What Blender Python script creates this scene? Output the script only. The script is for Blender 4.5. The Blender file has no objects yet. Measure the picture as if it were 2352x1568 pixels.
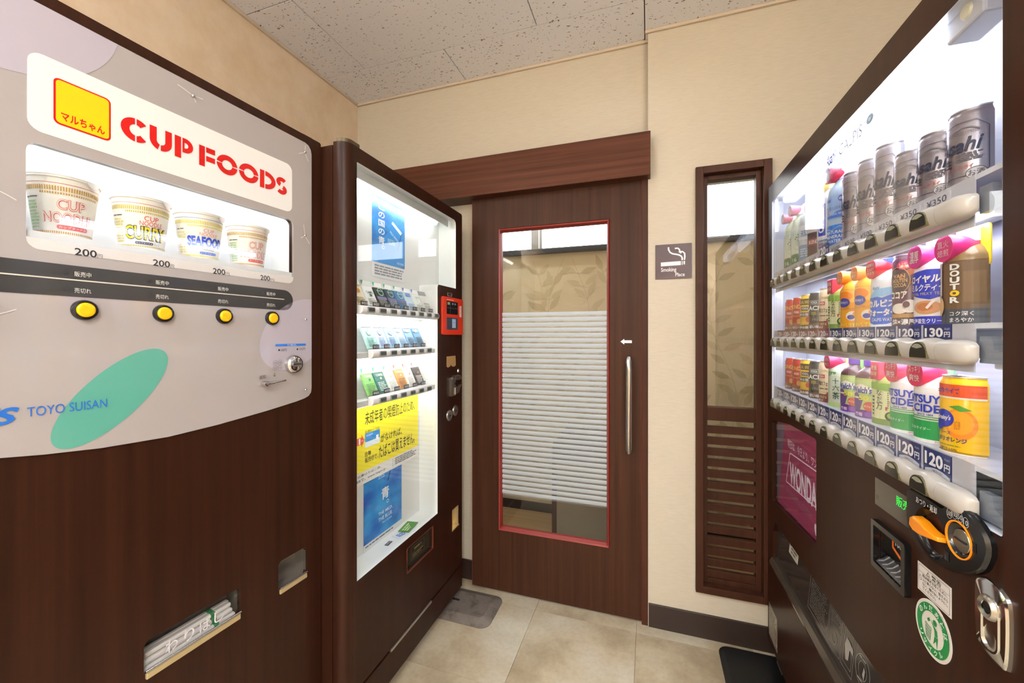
import bpy, bmesh, math, random
from mathutils import Vector, Matrix
from mathutils.geometry import tessellate_polygon

random.seed(7)
SC = bpy.context.scene
COL = SC.collection

# ------------------------------------------------------------------ camera, world, exposure
FPX, CX, HY, CAMH = 929.0, 1176.0, 770.0, 1.25
YAW = math.atan(314 / 929.0)
cam = bpy.data.cameras.new('camera')
cam.sensor_width = 36.0
cam.lens = FPX / 2352 * 36.0
cam.shift_y = -(784.0 - HY) / 2352.0
cam.clip_start = 0.01
cam_o = bpy.data.objects.new('camera', cam)
cam_o.location = (0, 0, CAMH)
cam_o.rotation_euler = (math.pi / 2, 0, YAW)
COL.objects.link(cam_o)
SC.camera = cam_o

world = bpy.data.worlds.new('world')
SC.world = world
world.use_nodes = True
world.node_tree.nodes['Background'].inputs[0].default_value = (0.93, 0.96, 1.0, 1)
world.node_tree.nodes['Background'].inputs[1].default_value = 2.5

SC.view_settings.view_transform = 'Standard'
SC.view_settings.look = 'None'
SC.view_settings.gamma = 1.0
SC.view_settings.use_curve_mapping = False
SC.view_settings.exposure = 0.35
SC.cycles.max_bounces = 8
SC.cycles.diffuse_bounces = 4
SC.cycles.adaptive_threshold = 0.02
SC.cycles.glossy_bounces = 4
SC.cycles.transparent_max_bounces = 24
SC.cycles.sample_clamp_indirect = 6.0
SC.cycles.caustics_reflective = False
SC.cycles.caustics_refractive = False

# strengths of the lamps the place has, and of the uplights added to them
DOWNLIGHT_W = 18.0
DOWNLIGHT_COL = (0.84, 0.95, 1.0)
DRINK_TUBE = 10.0
CIG_TUBE = 18.0
CUP_TUBE = 12.0
SCONCE = 70.0
UPLIGHT_W = 105.0
SKY_PANE = 5.0

# ------------------------------------------------------------------ pixel / frame helpers
_d = (-math.sin(YAW), math.cos(YAW))
_r = (math.cos(YAW), math.sin(YAW))


def ray(x, y):
    u = (x - CX) / FPX
    return (_d[0] + u * _r[0], _d[1] + u * _r[1], (HY - y) / FPX)


class Frame:
    """a vertical plane in the room: local x along it, local y into it, z up"""

    def __init__(s, ox, oy, rot):
        s.o = (ox, oy)
        s.rot = math.radians(rot)
        s.x = (math.cos(s.rot), math.sin(s.rot))
        s.y = (-math.sin(s.rot), math.cos(s.rot))

    def px(s, x, y, d=0.0):
        R = ray(x, y)
        t = (d + s.o[0] * s.y[0] + s.o[1] * s.y[1]) / (R[0] * s.y[0] + R[1] * s.y[1])
        X = R[0] * t - s.o[0]
        Y = R[1] * t - s.o[1]
        return (X * s.x[0] + Y * s.x[1], CAMH + R[2] * t)

    def u(s, x, d=0.0):
        return s.px(x, HY, d)[0]

    def wp(s, u, d, z):
        return (s.o[0] + u * s.x[0] + d * s.y[0], s.o[1] + u * s.x[1] + d * s.y[1], z)


CUP = Frame(-0.9390, 0.9735, 86.95)
CIG = Frame(-0.85, 0.98, 90.0)
DRK = Frame(0.44, 1.815, -90.0)
WALL = Frame(0.0, 0.0, 0.0)      # world axes


# ------------------------------------------------------------------ materials
def lin(h):
    if not isinstance(h, str):
        return (h[0], h[1], h[2], 1)
    h = h.lstrip('#')
    out = []
    for i in (0, 2, 4):
        c = int(h[i:i + 2], 16) / 255.0
        out.append(c / 12.92 if c <= 0.04045 else ((c + 0.055) / 1.055) ** 2.4)
    return (*out, 1)


_mats = {}


def mat(name, col, rough=0.5, metal=0.0, emit=0.0, ecol=None, coat=0.0, spec=0.5):
    if name in _mats:
        return _mats[name]
    m = bpy.data.materials.new(name)
    m.use_nodes = True
    b = m.node_tree.nodes['Principled BSDF']
    b.inputs['Base Color'].default_value = lin(col)
    b.inputs['Roughness'].default_value = rough
    b.inputs['Metallic'].default_value = metal
    b.inputs['Specular IOR Level'].default_value = spec
    b.inputs['Coat Weight'].default_value = coat
    if emit:
        b.inputs['Emission Color'].default_value = lin(ecol or col)
        b.inputs['Emission Strength'].default_value = emit
    _mats[name] = m
    return m


def C(h, rough=0.45):
    return mat('print_%s_%d' % (h.lstrip('#'), int(rough * 100)), h, rough)


def N(m, typ, **kw):
    n = m.node_tree.nodes.new(typ)
    for k, v in kw.items():
        setattr(n, k, v)
    return n


def L(m, a, b):
    m.node_tree.links.new(a, b)


def coords(m, scale=(1, 1, 1), out='Object', randomize=False):
    tc = N(m, 'ShaderNodeTexCoord')
    mp = N(m, 'ShaderNodeMapping')
    mp.inputs['Scale'].default_value = scale
    src = tc.outputs[out]
    if randomize:
        oi = N(m, 'ShaderNodeObjectInfo')
        vm = N(m, 'ShaderNodeVectorMath', operation='MULTIPLY')
        cb = N(m, 'ShaderNodeCombineXYZ')
        for i in range(3):
            L(m, oi.outputs['Random'], cb.inputs[i])
        L(m, cb.outputs[0], vm.inputs[0])
        vm.inputs[1].default_value = (37.0, 53.0, 11.0)
        ad = N(m, 'ShaderNodeVectorMath', operation='ADD')
        L(m, src, ad.inputs[0])
        L(m, vm.outputs[0], ad.inputs[1])
        src = ad.outputs[0]
    L(m, src, mp.inputs['Vector'])
    return mp.outputs['Vector']


def noise(m, vec, scale=1.0, detail=3.0, rough=0.5):
    n = N(m, 'ShaderNodeTexNoise')
    n.inputs['Scale'].default_value = scale
    n.inputs['Detail'].default_value = detail
    n.inputs['Roughness'].default_value = rough
    L(m, vec, n.inputs['Vector'])
    return n.outputs['Fac']


def ramp(m, fac, stops):
    r = N(m, 'ShaderNodeValToRGB')
    e = r.color_ramp.elements
    while len(e) < len(stops):
        e.new(0.5)
    for i, (p, c) in enumerate(stops):
        e[i].position = p
        e[i].color = lin(c)
    L(m, fac, r.inputs['Fac'])
    return r.outputs['Color']


def mixc(m, fac, a, b, mode='MIX'):
    x = N(m, 'ShaderNodeMix', data_type='RGBA', blend_type=mode)
    if isinstance(fac, (int, float)):
        x.inputs[0].default_value = fac
    else:
        L(m, fac, x.inputs[0])
    for i, v in ((6, a), (7, b)):
        if isinstance(v, (str, tuple)):
            x.inputs[i].default_value = lin(v)
        else:
            L(m, v, x.inputs[i])
    return x.outputs[2]


def bump(m, height, strength=0.1, dist=0.001):
    b = N(m, 'ShaderNodeBump')
    b.inputs['Strength'].default_value = strength
    b.inputs['Distance'].default_value = dist
    L(m, height, b.inputs['Height'])
    L(m, b.outputs['Normal'], m.node_tree.nodes['Principled BSDF'].inputs['Normal'])


def wood(name, dark, light, axis=2, rough=0.38, fine=1.0, streak='#1c0d07'):
    m = mat(name, dark, rough, spec=0.13)
    s = [46.0 * fine] * 3
    s[axis] = 0.9
    f = noise(m, coords(m, tuple(s)), 1.0, 5.0, 0.6)
    col = ramp(m, f, [(0.28, dark), (0.72, light)])
    s2 = [9.0] * 3
    s2[axis] = 0.35
    f2 = noise(m, coords(m, tuple(s2)), 1.0, 2.0)
    col = mixc(m, ramp(m, f2, [(0.35, '#000000'), (0.75, '#6c6c6c')]), col, streak)
    s3 = [420.0 * fine] * 3
    s3[axis] = 9.0
    f3 = noise(m, coords(m, tuple(s3)), 1.0, 2.0)
    col = mixc(m, ramp(m, f3, [(0.45, '#000000'), (0.7, '#505050')]), col, streak)
    L(m, col, m.node_tree.nodes['Principled BSDF'].inputs['Base Color'])
    return m


def glass(name, tint=(1, 1, 1), base=0.035, rough=0.0):
    if name in _mats:
        return _mats[name]
    m = bpy.data.materials.new(name)
    m.use_nodes = True
    nt = m.node_tree
    nt.nodes.clear()
    out = N(m, 'ShaderNodeOutputMaterial')
    tr = N(m, 'ShaderNodeBsdfTransparent')
    tr.inputs[0].default_value = (*tint, 1)
    gl = N(m, 'ShaderNodeBsdfGlossy')
    gl.inputs['Roughness'].default_value = rough
    lw = N(m, 'ShaderNodeLayerWeight')
    lw.inputs['Blend'].default_value = 0.5
    pw = N(m, 'ShaderNodeMath', operation='POWER')
    L(m, lw.outputs['Facing'], pw.inputs[0])
    pw.inputs[1].default_value = 5.0
    ma = N(m, 'ShaderNodeMath', operation='MULTIPLY_ADD')
    L(m, pw.outputs[0], ma.inputs[0])
    ma.inputs[1].default_value = 1 - base
    ma.inputs[2].default_value = base
    mx = N(m, 'ShaderNodeMixShader')
    L(m, ma.outputs[0], mx.inputs[0])
    L(m, tr.outputs[0], mx.inputs[1])
    L(m, gl.outputs[0], mx.inputs[2])
    L(m, mx.outputs[0], out.inputs[0])
    _mats[name] = m
    return m


# machine laminate, door wood, trim
WOOD = wood('dark_laminate', '#23110a', '#341b11', 2, 0.32)
WOODD = wood('door_laminate', '#2d1810', '#462a1d', 2, 0.42)
WOODH = wood('lintel_laminate', '#3d2014', '#5e3727', 0, 0.40)
WOODF = wood('frame_laminate', '#331c13', '#492b1e', 2, 0.40)
WHITEP = mat('white_plastic', '#e9e9e6', 0.35)
WHITEG = mat('white_enamel', '#eef0f2', 0.3)
CHROME = mat('chrome', '#d8d8d8', 0.12, 1.0)
STEEL = mat('brushed_steel', '#b4b0aa', 0.3, 1.0)
BLACKP = mat('black_plastic', '#0d0d0e', 0.18)
BLACKM = mat('black_matte', '#0a0a0a', 0.6)
GLASS = glass('clear_glass')
ACRYL = glass('clear_acrylic', (0.97, 0.97, 0.97))
REDBEAD = mat('red_bead', '#7c211b', 0.45)
RUBBER = mat('dark_rubber', '#2b211d', 0.55)


def wallpaper(name, base, var, weave=True):
    m = mat(name, base, 0.85)
    if weave:
        f = noise(m, coords(m, (26.0, 26.0, 420.0)), 1.0, 3.0, 0.6)
        col = mixc(m, ramp(m, f, [(0.42, '#000000'), (0.68, '#9a9a9a')]), base, var)
        f2 = noise(m, coords(m, (300.0, 300.0, 300.0)), 1.0, 2.0)
        col = mixc(m, ramp(m, f2, [(0.45, '#000000'), (0.7, '#404040')]), col, var)
        bump(m, f, 0.25, 0.001)
    else:
        f = noise(m, coords(m, (7.0, 7.0, 7.0)), 1.0, 6.0, 0.65)
        col = ramp(m, f, [(0.3, var), (0.62, base)])
        f2 = noise(m, coords(m, (90.0, 90.0, 90.0)), 1.0, 3.0)
        bump(m, f2, 0.2, 0.0015)
    L(m, col, m.node_tree.nodes['Principled BSDF'].inputs['Base Color'])
    return m


WPAPER = wallpaper('woven_wallpaper', '#cbc0ae', '#b2a38d')
PLASTER = wallpaper('mottled_wallpaper', '#e6d0b6', '#dabf9f', False)
FARPAPER = wallpaper('smoking_room_wallpaper', '#cdbd9c', '#c3b290')

CEILM = mat('ceiling_board', '#eeebee', 0.9)
_f = noise(CEILM, coords(CEILM, (52.0, 115.0, 1.0), randomize=True), 1.0, 2.5, 0.55)
_c = ramp(CEILM, _f, [(0.655, '#eeebee'), (0.69, '#857266')])
_f2 = noise(CEILM, coords(CEILM, (95.0, 110.0, 1.0), randomize=True), 1.0, 1.0)
_c2 = ramp(CEILM, _f2, [(0.70, '#ffffff'), (0.74, '#8a7668')])
L(CEILM, mixc(CEILM, 1.0, _c, _c2, 'MULTIPLY'), CEILM.node_tree.nodes['Principled BSDF'].inputs['Base Color'])

FLOORM = mat('stone_vinyl', '#b5a386', 0.5)
_v = coords(FLOORM, (1, 1, 1), randomize=True)
_c = ramp(FLOORM, noise(FLOORM, _v, 3.0, 5.0, 0.55), [(0.34, '#98866d'), (0.5, '#b5a58c'), (0.66, '#c5bba8')])
_c2 = ramp(FLOORM, noise(FLOORM, _v, 60.0, 4.0, 0.6), [(0.35, '#d0c8bc'), (0.6, '#ffffff')])
L(FLOORM, mixc(FLOORM, 0.25, _c, _c2, 'MULTIPLY'), FLOORM.node_tree.nodes['Principled BSDF'].inputs['Base Color'])

WOODFL = wood('pale_wood_floor', '#9c7d56', '#b29468', 0, 0.45, 0.6, '#8a6c48')

# blind-pattern film on the door glass: white bands that thin out downwards
FILM_Z0, FILM_Z1, FILM_N = 0.472, 1.360, 36
FILM = bpy.data.materials.new('blind_pattern_film')
FILM.use_nodes = True
FILM.node_tree.nodes.clear()
_o = N(FILM, 'ShaderNodeOutputMaterial')
_g = N(FILM, 'ShaderNodeNewGeometry')
_s = N(FILM, 'ShaderNodeSeparateXYZ')
L(FILM, _g.outputs['Position'], _s.inputs[0])
_a = N(FILM, 'ShaderNodeMath', operation='MULTIPLY_ADD')
L(FILM, _s.outputs[2], _a.inputs[0])
_a.inputs[1].default_value = FILM_N / (FILM_Z1 - FILM_Z0)
_a.inputs[2].default_value = -FILM_Z0 * FILM_N / (FILM_Z1 - FILM_Z0)
_fr = N(FILM, 'ShaderNodeMath', operation='FRACT')
L(FILM, _a.outputs[0], _fr.inputs[0])
_rc = ramp(FILM, _fr.outputs[0], [(0.0, (0.02, 0.02, 0.02)), (0.22, (0.14, 0.14, 0.14)), (0.5, (0.78, 0.78, 0.78)), (0.9, (0.97, 0.97, 0.97))])
_df = N(FILM, 'ShaderNodeBsdfDiffuse')
_df.inputs[0].default_value = (0.70, 0.73, 0.76, 1)
_tl = N(FILM, 'ShaderNodeBsdfTranslucent')
_tl.inputs[0].default_value = (0.80, 0.84, 0.88, 1)
_m1 = N(FILM, 'ShaderNodeMixShader')
_m1.inputs[0].default_value = 0.5
L(FILM, _df.outputs[0], _m1.inputs[1])
L(FILM, _tl.outputs[0], _m1.inputs[2])
_tp = N(FILM, 'ShaderNodeBsdfTransparent')
_m2 = N(FILM, 'ShaderNodeMixShader')
L(FILM, _rc, _m2.inputs[0])
L(FILM, _tp.outputs[0], _m2.inputs[1])
L(FILM, _m1.outputs[0], _m2.inputs[2])
L(FILM, _m2.outputs[0], _o.inputs[0])


# ------------------------------------------------------------------ mesh helpers
def rrect(x0, x1, z0, z1, r=0.0, n=5, rs=None):
    """rounded rectangle, counter-clockwise; rs = radii (bl, br, tr, tl)"""
    rs = rs or (r, r, r, r)
    pts = []
    for (cx, cz, a, q) in ((x0, z0, 180, rs[0]), (x1, z0, 270, rs[1]), (x1, z1, 0, rs[2]), (x0, z1, 90, rs[3])):
        if q <= 1e-6:
            pts.append((cx, cz))
            continue
        ox = cx + (q if cx == x0 else -q)
        oz = cz + (q if cz == z0 else -q)
        for i in range(n + 1):
            t = math.radians(a + 90.0 * i / n)
            pts.append((ox + q * math.cos(t), oz + q * math.sin(t)))
    return pts


def ell(cx, cz, a, b, n=32, rot=0.0):
    cr, sr = math.cos(rot), math.sin(rot)
    out = []
    for i in range(n):
        t = 2 * math.pi * i / n
        x, z = a * math.cos(t), b * math.sin(t)
        out.append((cx + x * cr - z * sr, cz + x * sr + z * cr))
    return out


def sector(cx, cz, rx, rz, tx, tz, a0, a1, n=10):
    """piece of an elliptical ring"""
    o, i = [], []
    for k in range(n + 1):
        t = math.radians(a0 + (a1 - a0) * k / n)
        o.append((cx + rx * math.cos(t), cz + rz * math.sin(t)))
        i.append((cx + (rx - tx) * math.cos(t), cz + (rz - tz) * math.sin(t)))
    return o + i[::-1]


def clip(pts, nx, nz, c):
    """keep the part of a polygon where nx*x + nz*z <= c"""
    out = []
    for i in range(len(pts)):
        a, b = pts[i], pts[(i + 1) % len(pts)]
        da, db = nx * a[0] + nz * a[1] - c, nx * b[0] + nz * b[1] - c
        if da <= 0:
            out.append(a)
        if (da < 0 < db) or (db < 0 < da):
            t = da / (da - db)
            out.append((a[0] + t * (b[0] - a[0]), a[1] + t * (b[1] - a[1])))
    return out


def stroke(path, w):
    """flat ribbon polygon along an open path"""
    Lp, Rp = [], []
    for i, p in enumerate(path):
        a = path[max(i - 1, 0)]
        b = path[min(i + 1, len(path) - 1)]
        dx, dz = b[0] - a[0], b[1] - a[1]
        l = math.hypot(dx, dz) or 1
        Lp.append((p[0] - dz / l * w / 2, p[1] + dx / l * w / 2))
        Rp.append((p[0] + dz / l * w / 2, p[1] - dx / l * w / 2))
    return Lp + Rp[::-1]


class MB:
    def __init__(s):
        s.v, s.f, s.m, s.mats = [], [], [], []

    def mi(s, m):
        if m not in s.mats:
            s.mats.append(m)
        return s.mats.index(m)

    def add(s, verts, faces, m):
        o = len(s.v)
        k = s.mi(m)
        s.v.extend(verts)
        for f in faces:
            s.f.append([o + i for i in f])
            s.m.append(k)
        return s

    def box(s, x0, x1, y0, y1, z0, z1, m):
        v = [(x, y, z) for z in (z0, z1) for y in (y0, y1) for x in (x0, x1)]
        return s.add(v, [(0, 2, 3, 1), (4, 5, 7, 6), (0, 1, 5, 4), (2, 6, 7, 3), (0, 4, 6, 2), (1, 3, 7, 5)], m)

    def prism(s, outer, a0, a1, m, holes=(), axis='y', mside=None, mback=None, mhole=()):
        loops = [outer] + list(holes)
        flat = [p for l in loops for p in l]
        tris = tessellate_polygon([[Vector((p[0], p[1], 0)) for p in l] for l in loops])
        if axis == 'y':
            mp = lambda p, a: (p[0], a, p[1])
        elif axis == 'z':
            mp = lambda p, a: (p[0], p[1], a)
        else:
            mp = lambda p, a: (a, p[0], p[1])
        n = len(flat)
        s.add([mp(p, a0) for p in flat], tris, m)
        if a1 is None:
            return s
        s.add([mp(p, a1) for p in flat], [t[::-1] for t in tris], mback or m)
        side = mside or m
        for q_, l in enumerate(loops):
            k = len(l)
            side = (mhole[q_ - 1] if q_ and q_ <= len(mhole) and mhole[q_ - 1] else (mside or m))
            s.add([mp(p, a0) for p in l] + [mp(p, a1) for p in l],
                  [(i, (i + 1) % k, k + (i + 1) % k, k + i) for i in range(k)], side)
        return s

    def lathe(s, prof, m, cx=0.0, cy=0.0, seg=24, a0=0.0, a1=360.0, cap=True, mats=None):
        """profile of (r, z) about a vertical axis; partial sweeps are closed flat at the back"""
        full = abs(a1 - a0) >= 359.9
        n = seg if full else seg + 1
        base = len(s.v)
        for (r, z) in prof:
            for i in range(n):
                t = math.radians(a0 + (a1 - a0) * i / seg)
                s.v.append((cx + r * math.sin(t), cy - r * math.cos(t), z))
        for j in range(len(prof) - 1):
            k = s.mi(mats[j] if mats else m)
            for i in range(seg):
                i2 = (i + 1) % n
                s.f.append([base + j * n + i, base + j * n + i2, base + (j + 1) * n + i2, base + (j + 1) * n + i])
                s.m.append(k)
        if cap:
            for j in (0, len(prof) - 1):
                k = s.mi((mats[0] if j == 0 else mats[-1]) if mats else m)
                if prof[j][0] > 1e-5:
                    s.f.append([base + j * n + i for i in range(n)])
                    s.m.append(k)
        if not full:
            for j in range(len(prof) - 1):
                k = s.mi(mats[j] if mats else m)
                s.f.append([base + j * n, base + (j + 1) * n, base + (j + 1) * n + n - 1, base + j * n + n - 1])
                s.m.append(k)
        return s

    def turn(s, prof, m, cx, cz, y0, seg=24, mats=None, cap=True):
        """profile of (r, y) about a horizontal axis that points out of the frame plane"""
        base = len(s.v)
        for (r, y) in prof:
            for i in range(seg):
                t = 2 * math.pi * i / seg
                s.v.append((cx + r * math.cos(t), y0 + y, cz + r * math.sin(t)))
        for j in range(len(prof) - 1):
            k = s.mi(mats[j] if mats else m)
            for i in range(seg):
                i2 = (i + 1) % seg
                s.f.append([base + j * seg + i, base + j * seg + i2, base + (j + 1) * seg + i2, base + (j + 1) * seg + i])
                s.m.append(k)
        for j in (0, len(prof) - 1) if cap else ():
            if prof[j][0] > 1e-5:
                s.f.append([base + j * seg + i for i in range(seg)])
                s.m.append(s.mi((mats[0] if j == 0 else mats[-1]) if mats else m))
        return s

    def tube(s, path, r, m, seg=10):
        base = len(s.v)
        P = [Vector(p) for p in path]
        up = Vector((0.13, 0.31, 0.94)).normalized()
        for i, p in enumerate(P):
            t = (P[min(i + 1, len(P) - 1)] - P[max(i - 1, 0)]).normalized()
            if abs(t.dot(up)) > 0.95:
                up = Vector((0.94, 0.31, 0.13)).normalized()
            a = t.cross(up).normalized()
            b = t.cross(a).normalized()
            rr = r[i] if isinstance(r, (list, tuple)) else r
            for k in range(seg):
                w = 2 * math.pi * k / seg
                s.v.append(tuple(p + a * (rr * math.cos(w)) + b * (rr * math.sin(w))))
        k = s.mi(m)
        for i in range(len(P) - 1):
            for j in range(seg):
                j2 = (j + 1) % seg
                s.f.append([base + i * seg + j, base + i * seg + j2, base + (i + 1) * seg + j2, base + (i + 1) * seg + j])
                s.m.append(k)
        for i in (0, len(P) - 1):
            s.f.append([base + i * seg + j for j in range(seg)])
            s.m.append(k)
        return s

    def loft(s, rings, m, closed=True, cap=True):
        n = len(rings[0])
        base = len(s.v)
        for r in rings:
            s.v.extend(r)
        k = s.mi(m)
        for i in range(len(rings) - 1):
            for j in range(n if closed else n - 1):
                j2 = (j + 1) % n
                s.f.append([base + i * n + j, base + i * n + j2, base + (i + 1) * n + j2, base + (i + 1) * n + j])
                s.m.append(k)
        if cap:
            for i in (0, len(rings) - 1):
                s.f.append([base + i * n + j for j in range(n)])
                s.m.append(k)
        return s

    def mesh(s, name, smooth=None, fix=True):
        me = bpy.data.meshes.new(name)
        me.from_pydata(s.v, [], s.f)
        for m in s.mats:
            me.materials.append(m)
        me.polygons.foreach_set('material_index', s.m)
        if fix:
            bm = bmesh.new()
            bm.from_mesh(me)
            bmesh.ops.remove_doubles(bm, verts=bm.verts, dist=1e-6)
            bmesh.ops.recalc_face_normals(bm, faces=bm.faces)
            bm.to_mesh(me)
            bm.free()
        if smooth:
            me.polygons.foreach_set('use_smooth', [True] * len(me.polygons))
            me.set_sharp_from_angle(angle=math.radians(smooth))
        me.update()
        return me

    def build(s, name, parent=None, smooth=None, bevel=0.0, fix=True, **tags):
        o = bpy.data.objects.new(name, s.mesh(name, smooth, fix))
        COL.objects.link(o)
        if parent is not None:
            o.parent = parent
        if bevel:
            b = o.modifiers.new('edge', 'BEVEL')
            b.width = bevel
            b.segments = 2
            b.limit_method = 'ANGLE'
            b.angle_limit = math.radians(40)
        tag(o, **tags)
        return o


def tag(o, label=None, category=None, group=None, kind=None):
    for k, v in (('label', label), ('category', category), ('group', group), ('kind', kind)):
        if v:
            o[k] = v
    return o


def thing(name, label, category, loc=(0, 0, 0), rotz=0.0, group=None):
    o = bpy.data.objects.new(name, None)
    o.empty_display_size = 0.05
    o.location = loc
    o.rotation_euler = (0, 0, rotz)
    COL.objects.link(o)
    return tag(o, label, category, group)


# ------------------------------------------------------------------ flat print (lettering and marks)
_tx = {}


def glyphs(body, bold=0.0, res=3):
    key = (body, bold, res)
    if key not in _tx:
        c = bpy.data.curves.new('t', 'FONT')
        c.body = body
        c.offset = bold
        c.resolution_u = res
        c.fill_mode = 'FRONT'
        c.space_line = 1.0
        o = bpy.data.objects.new('t', c)
        m = o.to_mesh()
        v = [(p.co.x, p.co.y) for p in m.vertices]
        f = [tuple(p.vertices) for p in m.polygons]
        o.to_mesh_clear()
        bpy.data.objects.remove(o)
        bpy.data.curves.remove(c)
        x0, x1 = min(p[0] for p in v), max(p[0] for p in v)
        y0, y1 = min(p[1] for p in v), max(p[1] for p in v)
        _tx[key] = (v, f, x0, x1, y0, y1)
    return _tx[key]


EPS = 0.0005


class Print:
    """collects flat marks given in (s, z) and lays them on a plane, a half cylinder or a cone"""

    def __init__(s, y=0.0, radius=None, cone=None, fn=None):
        s.y, s.R, s.cone, s.fn = y, radius, cone, fn
        s.mb = MB()

    def place(s, p, layer):
        e = EPS * (layer + 1)
        if s.fn:
            return s.fn(p[0], p[1], e)
        if s.cone:
            z0, r0, z1, r1 = s.cone
            rr = r0 + (r1 - r0) * (p[1] - z0) / (z1 - z0)
            t = p[0] / ((r0 + r1) / 2)
            rr += e
            return (rr * math.sin(t), -rr * math.cos(t), p[1])
        if s.R:
            t = p[0] / s.R
            return ((s.R + e) * math.sin(t), s.y - (s.R + e) * math.cos(t), p[1])
        return (p[0], s.y - e, p[1])

    def tris(s, pts, faces, m, layer):
        m = C(m) if isinstance(m, str) else m
        if not (s.R or s.cone or s.fn):
            s.mb.add([s.place(p, layer) for p in pts], faces, m)
            return
        step = 0.006
        vs, fs = [], []
        for f in faces:
            poly = [pts[i] for i in f]
            lo, hi = min(p[0] for p in poly), max(p[0] for p in poly)
            k0, k1 = math.floor(lo / step + 1e-6), math.ceil(hi / step - 1e-6)
            for k in range(k0, max(k1, k0 + 1)):
                q = clip(clip(poly, 1, 0, (k + 1) * step), -1, 0, -k * step) if k1 - k0 > 1 else poly
                if len(q) >= 3:
                    fs.append(tuple(range(len(vs), len(vs) + len(q))))
                    vs.extend(s.place(p, layer) for p in q)
        s.mb.add(vs, fs, m)

    def poly(s, pts, m, layer=0, holes=()):
        if len(pts) < 3:
            return s
        loops = [pts] + list(holes)
        flat = [p for l in loops for p in l]
        t = tessellate_polygon([[Vector((p[0], p[1], 0)) for p in l] for l in loops])
        s.tris(flat, t, m, layer)
        return s

    def rect(s, x0, x1, z0, z1, m, layer=0, r=0.0):
        return s.poly(rrect(x0, x1, z0, z1, r, 4), m, layer)

    def frame(s, x0, x1, z0, z1, w, m, layer=0, r=0.0):
        return s.poly(rrect(x0, x1, z0, z1, r, 4), m, layer, [rrect(x0 + w, x1 - w, z0 + w, z1 - w, max(r - w, 0), 4)])

    def ring(s, cx, cz, a, b, w, m, layer=0, n=28):
        return s.poly(ell(cx, cz, a, b, n), m, layer, [ell(cx, cz, a - w, b - w, n)])

    def line(s, path, w, m, layer=0):
        for a, b in zip(path, path[1:]):
            s.poly(stroke([a, b], w), m, layer)
        return s

    def text(s, body, x0, x1, z0, z1, m, layer=1, bold=0.0, shear=0.0, res=3, rot=0.0, fit=True):
        """lettering stretched into the box; with fit=False the width follows the height, centred"""
        v, f, a, b, c, d = glyphs(body, bold, res)
        sz = (z1 - z0) / (d - c)
        if fit:
            sx = (x1 - x0 - abs(shear) * (z1 - z0)) / (b - a)
            ox = x0 + (abs(shear) * (z1 - z0) if shear < 0 else 0)
        else:
            sx = sz
            ox = (x0 + x1) / 2 - (b - a) * sx / 2
        pts = []
        cx, cz = (x0 + x1) / 2, (z0 + z1) / 2
        cr, sr = math.cos(rot), math.sin(rot)
        for (x, y) in v:
            px = ox + (x - a) * sx + shear * (y - c) * sz
            pz = z0 + (y - c) * sz
            if rot:
                px, pz = cx + (px - cx) * cr - (pz - cz) * sr, cz + (px - cx) * sr + (pz - cz) * cr
            pts.append((px, pz))
        s.tris(pts, f, m, layer)
        return s

    def lines(s, x0, x1, z0, z1, n, m, layer=1, fill=0.55, rag=0.25):
        """rows of small illegible copy as short dashes"""
        p = (z1 - z0) / n
        for i in range(n):
            z = z1 - p * (i + 0.5)
            x = x0
            end = x1 - (x1 - x0) * rag * random.random()
            while x < end:
                w = min(p * random.uniform(1.2, 4.0), end - x)
                s.rect(x, x + w, z - p * fill / 2, z + p * fill / 2, m, layer)
                x += w + p * 0.35
        return s

    def build(s, name, parent, **tags):
        return s.mb.build(name, parent, fix=False, **tags)


def pxbox(fr, xl, xr, yt, yb, d=0.0):
    """box (u0, u1, z0, z1) on a frame from the pixel extents at its middle"""
    u0, u1 = fr.u(xl, d), fr.u(xr, d)
    xm = (xl + xr) / 2
    return u0, u1, fr.px(xm, yb, d)[1], fr.px(xm, yt, d)[1]

# ================================================================== the setting
ZC = 2.56
XL, XR, YF = -1.57, 1.24, -2.6
YB, YR = 1.90, 1.84            # back wall behind the door / thicker wall to the right of it
XS = -0.003                    # where the thicker wall begins
YFAR = 2.79


def S(name, label):
    return dict(name=name, label=label, kind='structure')


# floor: stone-look vinyl tiles on a screed
fl = MB().box(XL - 0.1, XR + 0.1, YF, 1.995, -0.06, -0.004, mat('tile_joint', '#8d7c62', 0.8)).build(
    **S('floor', 'beige stone-look tiled floor of the vending corner'))
TX, TY = 0.440, 0.435
tile_me = None
ix0, ix1 = math.floor((XL + 0.49) / TX), math.ceil((XR + 0.49) / TX)
for iy in range(-10, 1):
    for ix in range(ix0, ix1):
        x0, x1 = -0.49 + ix * TX, -0.49 + (ix + 1) * TX
        y1 = 1.78 + iy * TY + TY
        y0 = y1 - TY
        if y0 < YF + 0.01:
            continue
        x0c, x1c, y1c = max(x0, XL), min(x1, XR), min(y1, 1.99)
        if x1c - x0c < 0.02:
            continue
        whole = x0c == x0 and x1c == x1 and y1c == y1
        g = 0.0007
        if whole and tile_me:
            o = bpy.data.objects.new('floor_tile', tile_me)
            COL.objects.link(o)
        else:
            o = MB().box(g, x1c - x0c - g, g, y1c - y0 - g, -0.004, 0.0, FLOORM).build('floor_tile')
            if whole:
                tile_me = o.data
        o.location = (x0c, y0, 0)
        o.parent = fl

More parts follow.
